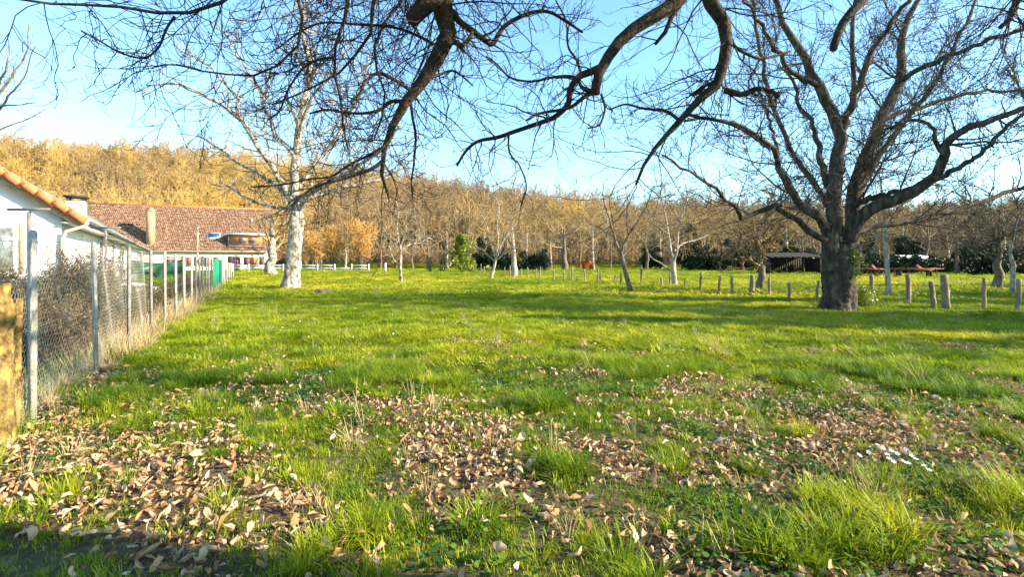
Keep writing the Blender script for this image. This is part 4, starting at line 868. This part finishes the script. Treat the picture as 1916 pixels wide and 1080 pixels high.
# tall chimney, skylight, roof terrace dormer
xc = spx(279); c = MB().box((xc-.5, .3, 3.0), (xc+.5, 1.3, 9.3)).build('chimney', M['brick_render'], FH)
MB().box((xc-.58, .22, 9.302), (xc+.58, 1.38, 9.45)).build('cap', M['concrete'], c)
MB().box((xc-.35, .45, 9.452), (xc+.35, 1.15, 9.8)).build('chimney_pot', M['tile_orange'], c)
def onroof(xv, z, off): y_ = (z-EZ)/sp; return np.array([xv, y_-math.sin(th)*off, z+math.cos(th)*off])
def roofslab(mb, xa, xb, za, zb, o0, o1):
    V = [onroof(x_, z_, o) for o in (o0, o1) for x_, z_ in ((xa, za), (xb, za), (xb, zb), (xa, zb))]
    return mb.add(V, [np.array([[4, 5, 6, 7], [0, 1, 5, 4], [1, 2, 6, 5], [2, 3, 7, 6], [3, 0, 4, 7]])])
xa = spx(383); sk = roofslab(MB(), xa, xa+1.9, 5.0, 5.95, .1, .26).build('skylight', M['timber_white'], rf); roofslab(MB(), xa+.15, xa+1.75, 5.12, 5.83, .2, .275).build('pane', M['glass_sky'], sk)
xa, xb = 15.2, 20.0
dm = MB().box((xa, .35, 4.05), (xb, 2.2, 5.75)).build('dormer', M['blind'], rf)
MB().box((xa-.3, -.15, 5.752), (xb+.3, 3.2, 6.0)).build('roof', M['timber_white'], dm)
MB().box((xa-.12, .0, 3.95), (xa-.002, 1.9, 5.75)).build('cheek', M['glass_sky'], dm)
MB().box((xa-.2, -.05, 3.78), (xb+.2, .9, 3.95)).build('sill', M['concrete'], dm)
for xv in (xa+1.5, xa+2.9): MB().box((xv, .28, 4.5), (xv+1.0, .347, 5.3)).build('window', M['glass_curtain'], dm)
MB().tube([onroof(18.1, 8.1, .1), onroof(18.1, 8.1, .1)+np.array([0, 0, .5])], .12, 8).build('vent', M['sheet_white'], rf, True)

# ------------------------------------------------------------------ garden fence: posts and wire netting
GF = thing('garden_fence', 'wire netting fence on thin pale posts between garden and meadow', 'fence', (FA[0], FA[1], 0))
def gpos(px): y_ = 2004/(484.9-px); return np.array([fence_x(y_), y_, 0])
posts = [(60, 433, .062), (180, 455, .052), (241, 463, .05), (283, 469, .05), (308.5, 471, .05), (329, 476, .055), (345, 479, .06), (358, 477, .06), (366, 480, .055), (373, 482, .055), (380, 480, .06), (386, 484, .06), (390, 484, .06), (395, 486, .06),
         (416, 490, .09), (420, 491, .09), (424, 491, .09), (428, 492, .09), (432, 492, .09), (436, 493, .09)]
for k, (px, tp, wd) in enumerate(posts):
    p = gpos(px); h = CH+(HOR-tp)/FPX*p[1]; gz_ = ghz(p[0], p[1]); j = random.uniform(-.02, .02)
    q0 = np.array([p[0]-FA[0], p[1]-FA[1], gz_-.2]); q1 = np.array([q0[0]+j, q0[1]+j, h])
    wd *= .8; mb = MB().beam(q0, q1, wd, wd*.95, up=(.3, 1, 0)); mb.beam(q1-np.array([0, 0, .005]), q1+np.array([0, 0, wd*.3]), wd*.6, wd*.6, up=(.3, 1, 0))
    mb.build('post', M['concrete' if k in (0, 1, 4, 5, 6, 7) or k > 13 else 'post_grey'], GF)
# hexagonal netting on the first stretch
fl = math.hypot(*FD); a_, b_ = .062, .05; L0, L1 = -1.7, 5.6; E = []
for j in range(33):
    xs_ = np.arange(L0, L1, a_)+(j % 2)*a_/2; z0 = .03+j*b_
    p0 = np.stack([xs_, 0*xs_, 0*xs_+z0], 1); p1 = p0+np.array([0, 0, .36*b_]); p2 = p0+np.array([-a_/2, 0, b_]); p3 = p0+np.array([a_/2, 0, b_])
    E += [np.stack([p0, p1], 1), np.stack([p1, p2], 1), np.stack([p1, p3], 1)]
E = np.concatenate(E); lx = E[..., 0].copy(); wob = .03*np.sin(lx*2.3)+.015*np.sin(lx*7+E[..., 2]*5)
nrmx, nrmy = FD[1]/fl, -FD[0]/fl
E2 = np.stack([lx*FD[0]/fl-nrmx*(.05+wob), lx*FD[1]/fl-nrmy*(.05+wob), E[..., 2]], -1)
V, F = tubes(E2, np.full(E2.shape[:2], .0012), 3); tag(link('netting', mesh('netting', V, [F], M['wire']), GF), kind='stuff')
for z_ in (.05, .85, 1.45, 1.68):
    pts = [(t_*FD[0]/fl-nrmx*.03, t_*FD[1]/fl-nrmy*.03, z_+.02*math.sin(t_*1.9)) for t_ in np.linspace(-1.7, 32, 80)]
    MB().tube(pts, .0022, 4).build('wire', M['wire'], GF)
# green board screen at the far end of the netting
GB = thing('green_screen', 'emerald green board screen standing in the garden fence line', 'fence', tuple(gpos(399)))
o_ = gpos(399); n_b = 9
for k in range(n_b):
    px = 399+k*(414-399)/(n_b-1); p = gpos(px)-o_; q = gpos(px+1.7)-o_
    MB().beam(p+np.array([0, 0, .78+.015*(k % 2)]), q+np.array([0, 0, .78]), .03, 1.5+.05*(k % 3)).build('board', M['green_board'], GB)
# old mossy posts at the near end
def old_post(name, label, px, y_, h, r, m, lean=(0, 0), seed=0, group=None, cat='post'):
    g = np.random.default_rng(seed); x_ = (px-958)/FPX*y_; z0 = ghz(x_, y_); t = thing(name, label, cat, (x_, y_, z0), group)
    Q = np.array([[lean[0]*s, lean[1]*s, -.15+(h+.15)*s] for s in np.linspace(0, 1, 14)])+np.c_[g.normal(0, r*.08, (14, 2)), np.zeros(14)]
    R = r*(1.12-.2*np.linspace(0, 1, 14)); V, F = knobbly(Q, R, 14, g, .12); n = len(V)
    cap = (np.arange(14)+13*14)[None]; link('post_body', mesh('post_body', V, [F, cap], M[m], True), t); return t
old_post('mossy_post', 'stout old fence post covered in yellow moss beside the concrete post', -1, 4.22, 1.36, .09, 'post_moss', seed=1)
old_post('wooden_stake', 'thin mossy wooden stake leaning on the stout mossy post', 27, 4.5, 1.19, .035, 'post_moss', (.03, 0), seed=2)
# clothes-line poles
for k, (px, d, y0, x0_, x1_) in enumerate([(54, 6.6, 394, 10, 88), (198, 10.4, 426, 171, 226)]):
    x_ = (px-958)/FPX*d; top = CH+(HOR-y0)/FPX*d; hw = (x1_-x0_)/2/FPX*d
    t = thing('clothes_pole', ['grey T-shaped clothes pole beside the concrete fence post', 'grey T-shaped clothes pole behind the twiggy hedge'][k], 'pole', (x_, d, ghz(x_, d)), 'T-shaped clothes poles')
    MB().tube([(0, 0, -.1), (0, 0, top-.03)], .024, 8).build('pole', M['iron'], t, True); MB().beam((-hw, 0, top), (hw, .0, top), .04, .035).build('crossbar', M['iron'], t)
# thin mast
x_ = (369-958)/FPX*28.5; t = thing('mast', 'thin pale wooden mast rising above the garden posts', 'pole', (x_, 28.5, 0)); MB().tube([(0, 0, -.1), (.03, 0, 3.45)], [.05, .035], 8).build('pole', M['timber_tan'], t, True); MB().box((-.03, -.05, 3.4), (.09, .05, 3.47)).build('tip', M['timber_tan'], t)
# hedge behind the netting
def twiggy_hedge(name, label, x_, y_, w, dp_, h, seed, nleaf, rz, m='brown_leaf', stems=40):
    g = np.random.default_rng(seed); t = thing(name, label, 'hedge', (x_, y_, ghz(x_, y_)), rz=rz)
    st = np.stack([np.stack([np.r_[g.uniform(-w/2, w/2), g.uniform(-dp_/2, dp_/2), -.05]+np.r_[g.normal(0, .1), g.normal(0, .1), h]*s for s in np.linspace(0, g.uniform(.6, .92), 6)]) for _ in range(stems)])
    R = np.full(st.shape[:2], .011)*np.linspace(1, .5, 6)
    a = shoots(st, R, 6, .1, (50, 15), .35, .15, .5, .6, 5, .25, .12, .12, .005, g); b = shoots(*a, 5.5, .1, (45, 14), .5, .08, .25, .7, 4, .25, .05, .1, .0035, g)
    link('branches', parts_mesh('branches', [(st, R, 4), (*a, 3), (*b, 3)], M['bark_big_twig']), t)
    pk = b[0][g.integers(0, len(b[0]), nleaf), g.integers(1, 4, nleaf)]
    V, F = leafcloud(nleaf, lambda n, gg_: pk+gg_.normal(0, .03, (n, 3)), .022, g); o = link('foliage', mesh('foliage', V, [F], M[m]), t); o['tint'] = .5
twiggy_hedge('clipped_hedge', 'low clipped dark hedge behind the wire netting', -8.2, 8.0, 3.1, .8, 1.42, 401, 26000, math.radians(30), 'olive_leaf', 50)
twiggy_hedge('privet_shrub', 'tall twiggy brown hedge shrub between clothes poles and netting', -8.7, 10.3, 1.25, .9, 1.78, 402, 9000, math.radians(20))
twiggy_hedge('bramble_shrub', 'low tangled bramble behind the second fence post', -6.75, 7.5, 2.0, .5, .85, 403, 9000, math.radians(116.5))
for k, (y_, w_, h_, lb) in enumerate([(10.2, 1.7, .95, 'scruffy dark hedge clump behind the third fence post'), (12.6, 1.8, .8, 'scruffy olive hedge clump before the blue-grey tarpaulin'), (16.4, 2.4, .75, 'low dark scrub under the green tarpaulin'), (20.5, 3.5, .9, 'scruffy garden scrub behind the closely set posts')]):
    twiggy_hedge('garden_scrub', lb, fence_x(y_)-.75, y_, w_, .6, h_, 410+k, 7000, math.radians(116.5), 'olive_leaf', 22)
# tarps
def tarp(name, label, loc, w, h, rz, m, seed, flat=False, hump=.34):
    g = np.random.default_rng(seed); nu, nv_ = 30, 18; U, Vv = np.meshgrid(np.linspace(0, 1, nu), np.linspace(0, 1, nv_))
    if flat:
        X = (U-.5)*w; Y = (Vv-.5)*h; Z = hump*np.sin(math.pi*U)**.6*np.sin(math.pi*Vv)**.6+.09*vn(U*8, Vv*8, 1, seed)+.04*vn(U*20, Vv*20, 1, seed+1)
    else:
        sag = .22*np.sin(math.pi*U)*(1-.3*Vv); X = (U-.5)*w*(1-.05*Vv); Z = -Vv*h*(.75+.35*vn(U*3, Vv, .7, seed))-sag*.6
        Y = .10*np.sin(U*14+Vv*3)*(.3+Vv)+.16*(vn(U*6, Vv*4, 1, seed)-.5)
    A = np.stack([X, Y, Z], -1).reshape(-1, 3); B = A-np.array([0, 0, .01]) if flat else A+np.array([0, .01, 0])
    q = (np.arange(nv_-1)[:, None]*nu+np.arange(nu-1)[None]).ravel(); F = np.stack([q, q+1, q+nu+1, q+nu], 1)
    t = thing(name, label, 'tarp', loc, rz=rz); link('sheet', mesh('sheet', np.vstack([A, B]), [F, F[:, ::-1]+len(A)], M[m], True), t)
    return t
t = tarp('green_tarp', 'dark green tarpaulin sagging between two stakes in the garden', (-12.75, 18.2, 1.55), 1.75, .62, math.radians(15), 'tarp_green', 3)
for xv in (-.88, .88): MB().tube([(xv, .06, -1.65), (xv, .06, .06)], .03, 7).build('stake', M['post_wood'], t, True)
MB().tube([(-.9, .05, .02), (.9, .05, .02)], .012, 6).build('rope', M['timber_white'], t)
tarp('white_sheet', 'crumpled white sheet lying below the green tarpaulin', (-13.15, 17.5, .59), 1.1, .42, math.radians(18), 'sheet_white', 5, True, .05)
lt_ = thing('low_wall', 'low sandy garden wall under the crumpled white sheet', 'wall', (-13.9, 17.3, 0), rz=math.radians(18))
for k in range(7):
    for j in range(3): MB().box((-1.3+k*.42+(j % 2)*.15, -.16, j*.2), (-1.3+k*.42+.40+(j % 2)*.15, .16, j*.2+.192)).build('stone', M['render_cream'], lt_)
tarp('grey_tarp', 'blue-grey tarpaulin covering a low heap inside the fence', (-10.35, 14.3, .12), 1.6, 1.3, .4, 'tarp_grey', 7, True)

# ------------------------------------------------------------------ white rail fence by the farmhouse
RF = thing('rail_fence', 'low white wooden rail fence in front of the orange shrubs', 'fence', (P(434, 508, 70)[0], 70, 0)); wd = (690-434)/FPX*70; npost = 9
for k in range(npost):
    xv = k*wd/(npost-1); MB().box((xv-.07, -.07, -.2), (xv+.07, .07, 1.05)).build('post', M['white_paint'], RF)
for k in range(npost-1):
    for z_ in (.42, .80):
        if k in (6,) and z_ > .5: continue
        MB().box((k*wd/(npost-1)+.072, -.03, z_), ((k+1)*wd/(npost-1)-.072, .03, z_+.13)).build('rail', M['white_paint'], RF)
x_ = P(721, 505, 66)[0]; t = thing('gate_post', 'lone white gate post past the end of the rails', 'post', (x_, 66, ghz(x_, 66))); MB().box((-.1, -.1, -.2), (.1, .1, 1.15)).build('shaft', M['white_paint'], t); MB().box((-.13, -.13, 1.152), (.13, .13, 1.22)).build('cap', M['white_paint'], t)

# ------------------------------------------------------------------ wooden post fence of the pasture
pf = [(885, 512, 497, 0), (900, 514, 494, 0), (906, 514, 498, 0), (925, 516, 498, 0), (944, 518, 500, 0), (954, 518, 497, 0), (975, 521, 503, 0), (987, 522, 500, 0), (1003, 523, 503, .02), (1011, 523, 499, 0), (1036, 526, 504, 0), (1055, 527, 507, 0), (1066, 527, 510, 0), (1070, 527, 500, .04), (1094, 530, 505, 0), (1119, 531, 502, 0), (1123, 532, 508, 0), (1146, 531, 518, .25), (1161, 535, 511, .02), (1200, 535, 495, 0),
      (1237, 540, 520, .03), (1254, 539, 510, -.02), (1282, 542, 521, 0), (1310, 547, 510, .06), (1344, 552, 516, .07), (1369, 552, 517, 0), (1406, 556, 515, .04), (1439, 557, 519, 0), (1478, 562, 529, -.03), (1526, 566, 525, .1), (1630, 575, 514, .02), (1700, 573, 514, -.01), (1750, 582, 527, -.12), (1772, 580, 514, -.1), (1841, 582, 520, .01), (1905, 585, 522, .02), (1985, 590, 522, 0)]
PF = thing('pasture_fence', 'weathered wooden post and wire fence along the pasture', 'fence', (0, 16, 0)); tops = []
for k, (px, by, tp, ln) in enumerate(pf):
    d = dep(by); x_ = (px-958)/FPX*d; h = CH+(HOR-tp)/FPX*d; z0 = ghz(x_, d); h = max(h, z0+.55); g = np.random.default_rng(500+k)
    wpx = .055 if d > 26 else random.choice([.05, .06, .07]); 
    if px in (1406, 1772): wpx = .10
    Q = np.array([[x_+ln*s, d-16+0*s, z0-.15+(h-z0+.15)*s] for s in np.linspace(0, 1, 8)])+np.c_[g.normal(0, .008, (8, 2)), np.zeros(8)]
    V, F = knobbly(Q, np.full(8, wpx)*(1.08-.15*np.linspace(0, 1, 8)), 9, g, .13)
    link('post', mesh('post', V, [F, (np.arange(9)+63)[None]], M['post_wood'], True), PF); tops.append((x_+ln*.6, d-16, z0, h))
for z_ in (.45, .82):
    MB().tube([(a[0]-.05, a[1]-.05, a[2]+min(z_, a[3]-a[2]-.06)) for a in tops if a[3]-a[2] > .7], .004, 4).build('wire', M['wire'], PF)

# ------------------------------------------------------------------ far farmyard: implements, sheds, poles
def harrow(label, x_, y_, w, rz, seed, m='rust'):
    t = thing('harrow', label, 'implement', (x_, y_, ghz(x_, y_)), 'rusty farm implements', rz); g = random.Random(seed)
    for z_, yv in ((.78, 0), (.80, .7), (.76, 1.3)): MB().beam((-w/2, yv, z_), (w/2, yv, z_+g.uniform(-.05, .05)), .09, .09).build('beam', M[m], t)
    for k in range(5): xv = -w/2+.2+k*(w-.4)/4; MB().beam((xv, -.1, .845), (xv, 1.4, .87), .07, .06).build('crossbar', M[m], t)
    for k in range(11): xv = -w/2+.15+k*(w-.3)/10; MB().tube([(xv, .7*(k % 3)*.9, .75), (xv+.03, .7*(k % 3)*.9+.18, .45), (xv+.02, .7*(k % 3)*.9-.02, .1)], .025, 6).build('tine', M[m], t, True)
    MB().add(*[[(-.35, 0, .85), (.35, 0, .85), (0, .1, 1.22), (-.3, .1, .85), (.3, .1, .85), (0, .2, 1.16)], [np.array([[0, 1, 2], [5, 4, 3]]), np.array([[0, 2, 5, 3], [1, 4, 5, 2], [0, 3, 4, 1]])]]).build('hitch', M[m], t)
    for xv in (-w*.3, w*.3):
        a = np.linspace(0, 2*math.pi, 17); wh = MB().tube([(xv, .6+.3*math.cos(v), .32+.3*math.sin(v)) for v in a], .07, 7, False).build('wheel', M['rubber'], t, True); MB().beam((xv-.04, .6, .32), (xv+.04, .6, .32), .34, .34).build('hub', M[m], wh)
    return t
harrow('rusty field harrow with triangular hitch beside the slender grey tree', P(1634, 512, 46)[0], 46, 3.2, .2, 1)
harrow('long rusty harrow in front of the white-roofed shed', P(1718, 512, 44)[0], 44, 4.0, -.15, 2)
t = harrow('bright red hay tedder at the edge of the wood', P(1104, 508, 74)[0], 74, 2.2, .5, 3, 'red_paint'); t.name = 'hay_tedder'; t.scale = (1, 1, 1.35)
def shed(name, label, x_, y_, w, dp_, h, wm, rm, open_front=True):
    t = thing(name, label, 'shed', (x_, y_, ghz(x_, y_)-.05), 'farm sheds'); n = int(w/.25)
    for k in range(n):
        xv = -w/2+k*w/n; MB().box((xv, dp_, 0), (xv+w/n-.02, dp_+.03, h-.05*(k % 2))).build('plank', M[wm], t)
    for xv in (-w/2, w/2):
        for k in range(int(dp_/.4)): MB().box((xv-.02, k*.4, 0), (xv+.02, k*.4+.38, h-.1)).build('plank', M[wm], t)
    for xv in np.linspace(-w/2, w/2, 4): MB().box((xv-.08, -.08, 0), (xv+.08, .08, h)).build('post', M[wm], t)
    r = MB(); k_ = int(w/.5)
    for k in range(k_): xv = -w/2-.3+k*(w+.6)/k_; MB().add([(xv, -.5, h+.02), (xv+(w+.6)/k_-.03, -.5, h+.02), (xv+(w+.6)/k_-.03, dp_+.4, h+.5), (xv, dp_+.4, h+.5), (xv, -.5, h+.1), (xv+(w+.6)/k_-.03, -.5, h+.1), (xv+(w+.6)/k_-.03, dp_+.4, h+.58), (xv, dp_+.4, h+.58)], [np.array([[3, 2, 1, 0], [4, 5, 6, 7], [0, 1, 5, 4], [1, 2, 6, 5], [2, 3, 7, 6], [3, 0, 4, 7]])]).build('roof_sheet', M[rm], t)
    return t
shed('timber_shed', 'dark open-fronted timber shed behind the weeping tree', P(1487, 512, 54)[0], 54, 5.4, 3, 1.9, 'plank_dark', 'plank_dark')
shed('small_shed', 'small shed with white sheet roof under the trees', P(1728, 512, 62)[0], 62, 3.2, 2.4, 1.7, 'timber_tan', 'sheet_white')
UP_ = []
for k, (px, d, h) in enumerate([(1137, 98, 10.6), (549, 110, 11), (1560, 90, 10.4)]):
    x_ = (px-958)/FPX*d; t = thing('utility_pole', ['pale concrete utility pole standing against the wood', 'utility pole hidden behind the leaning pale tree', 'utility pole hidden behind the huge old tree'][k], 'pole', (x_, d, ghz(x_, d)), 'utility poles'); MB().tube([(0, 0, -.5), (0, 0, h)], [.17, .10], 8).build('shaft', M['concrete'], t, True)
    MB().beam((-.8, 0, h-.25), (.8, 0, h-.25), .1, .1).build('crossarm', M['concrete'], t)
    for xv in (-.7, .7): MB().tube([(xv, 0, h-.2), (xv, 0, h+.02)], [.05, .035], 7).build('insulator', M['sheet_white'], t, True)
    UP_.append(np.array([x_, d, ghz(x_, d)+h]))
wt = thing('power_line', 'two sagging pale wires strung between the utility poles', 'wire', tuple(UP_[1]))
for a, b_ in ((1, 0), (0, 2)):
    for xv in (-.7, .7): MB().tube([UP_[a]*(1-s)+UP_[b_]*s-UP_[1]+np.array([xv, 0, -1.2*4*s*(1-s)]) for s in np.linspace(0, 1, 24)], .014, 4).build('strand', M['zinc'], wt)

# ------------------------------------------------------------------ small things in the meadow
p = P(592, 552, dep(556)); t = thing('cut_log', 'short sawn log end lying in the grass near the pale tree', 'log', (p[0], p[1], ghz(p[0], p[1])+.1), rz=-.5)
MB().tube([(0, 0, .06), (.1, .6, .05)], [.15, .13], 14).build('bark', M['bark_brown'], t, True); MB().tube([(-.0005, -.004, .06), (0, .003, .06)], .135, 14).build('sawn_end', M['cut_wood'], t)
def stalks(label, px, py, n, h, seed, lean=.25):
    d = dep(py); x_ = (px-958)/FPX*d; g = np.random.default_rng(seed); t = thing('dry_stalks', label, 'weed', (x_, d, ghz(x_, d)), 'clumps of dry stalks')
    for k in range(n):
        a = g.uniform(0, 6.28); l = g.uniform(.1, lean)*h; hh = h*g.uniform(.6, 1.1); o = np.array([g.normal(0, .04), g.normal(0, .04), -.02])
        Q = np.array([o+np.array([math.cos(a)*l*s**1.5, math.sin(a)*l*s**1.5, hh*s]) for s in np.linspace(0, 1, 6)]); V, F = tubes(Q[None], np.linspace(.0045, .002, 6)[None], 4); so = link('stalk', mesh('stalk', V, [F], M['straw']), t); so['tint'] = .7
stalks('upright clump of straw-coloured dead stalks in the middle of the meadow', 772, 742, 7, .3, 1)
stalks('dead stalks leaning over the leaf patch', 680, 800, 4, .42, 2, .5); stalks('fluffy grey dead weed in the shadow of the tree', 705, 562, 40, .5, 3, .5)
stalks('thin straw wisps among the pale grass', 1100, 690, 8, .28, 4, .6); stalks('bent straw stalks by the green tussock', 1580, 900, 6, .26, 5, .8); stalks('tall bleached grass stalks on the leafy ground', 1720, 720, 14, .3, 6, .9)
stalks('dry bent stems near the sunlit grass', 1340, 660, 12, .28, 7, .7); stalks('short straw stalks at the edge of frame grass', 1350, 1050, 6, .22, 8, .5)
fl_px = [(1652, 845), (1626, 854), (1608, 860), (1668, 850), (1660, 858), (1680, 856), (1664, 866), (1672, 872), (1690, 872), (1706, 860), (1714, 868), (1730, 882), (1738, 890), (1696, 846), (1700, 876), (1642, 838)]

pet = MB(); 
for k in range(6):
    a = k*math.pi/3; c_, s_ = math.cos(a), math.sin(a); loc = .72*np.array([[.003, 0, 0], [.012, -.006, .004], [.022, -.0055, .007], [.027, 0, .007], [.022, .0055, .007], [.012, .006, .004]]); R2 = np.array([[c_, -s_, 0], [s_, c_, 0], [0, 0, 1]]); pet.add(loc@R2.T, [np.arange(6)[None]])
pm = pet.mesh('petals', M['petal']); em = MB().tube([(0, 0, .001), (0, 0, .006)], [.005, .003], 6).mesh('eye', M['pollen']); sm = MB().tube([(0, 0, -.12), (.004, 0, -.05), (0, 0, 0)], .0016, 4).mesh('stem', M['stem'])
for k, (px, py) in enumerate(fl_px):
    d = CH*FPX/(py-HOR)*.955; x_ = (px-958)/FPX*d; t = thing('anemone', 'small white anemone flower beside the big green grass tussock', 'flower', (x_, d, ghz(x_, d)+.085), 'white anemones in the grass', random.uniform(0, 6)); t.rotation_euler = (random.uniform(.1, .6), random.uniform(-.3, .3), random.uniform(-.5, .5))
    link('petals', pm, t); link('eye', em, t); link('stem', sm, t)
x, y = field(4, 18, 1.0); keep = rng.random(len(x)) < .5; x, y = x[keep], y[keep]; n = len(x)
DP_ = [proto('daisy', pm)]
scatter('daisies', 'tiny white daisies dotted over the meadow', np.stack([x, y, gh(x, y)+.1], 1), np.stack([rng.normal(.3, .3, n), rng.normal(0, .3, n), rng.uniform(0, 6, n)], 1), np.full((n, 3), .9), np.zeros(n, int), np.zeros(n), DP_, 'flowers')
# shrub at the foot of the big tree and its ivy sprig
p = P(1615, 575, 15.9); g = np.random.default_rng(91)
evergreen('bramble_bush', 'yellow-green bramble bush at the foot of the huge old tree', (p[0], p[1], 0), [(g.normal(0, .28), g.normal(0, .2), abs(g.normal(.25, .2))) for _ in range(30)], g.uniform(.12, .25, 30), 2600, .035, 'holly', 'bush', seed=91)
p = P(1598, 500, 14.7); evergreen('ivy_sprig', 'green ivy sprig clinging to the huge trunk', (p[0], p[1], 0), [(g.normal(.05, .08), g.normal(0, .06), 1.0+.8*g.random()) for _ in range(24)], g.uniform(.06, .13, 24), 700, .03, 'holly', 'ivy', seed=92)
# a large tussock by the flowers
g = np.random.default_rng(95)
for k, (px, py, s, lb) in enumerate([(1650, 915, 1.0, 'large vivid green grass tussock below the white anemones'), (1835, 925, .8, 'green grass tussock on bare leafy ground'), (1262, 880, .9, 'green tussock with pale straw blades beside the leaf pile'), (1410, 890, .6, 'small spiky green grass tussock alone in the leaves')]):
    d = dep(py); x_ = (px-958)/FPX*d; V, F = blades(200, .19*s, .12*s, .0055, .75, g); o = tag(link('grass_tussock', mesh('grass_tussock', V, F, M['grass']), None, (x_, d, ghz(x_, d))), lb, 'grass'); o['tint'] = (.42, .35, .6, .4)[k]
print('TRIS', sum(len(o_.data.loops)-2*len(o_.data.polygons) for o_ in COL.objects if o_.type == 'MESH'), [(o_.name, len(o_.parent.name) if o_.parent else 0, len(o_.data.loops)-2*len(o_.data.polygons)) for o_ in COL.objects if o_.type == 'MESH' and len(o_.data.polygons) > 40000])
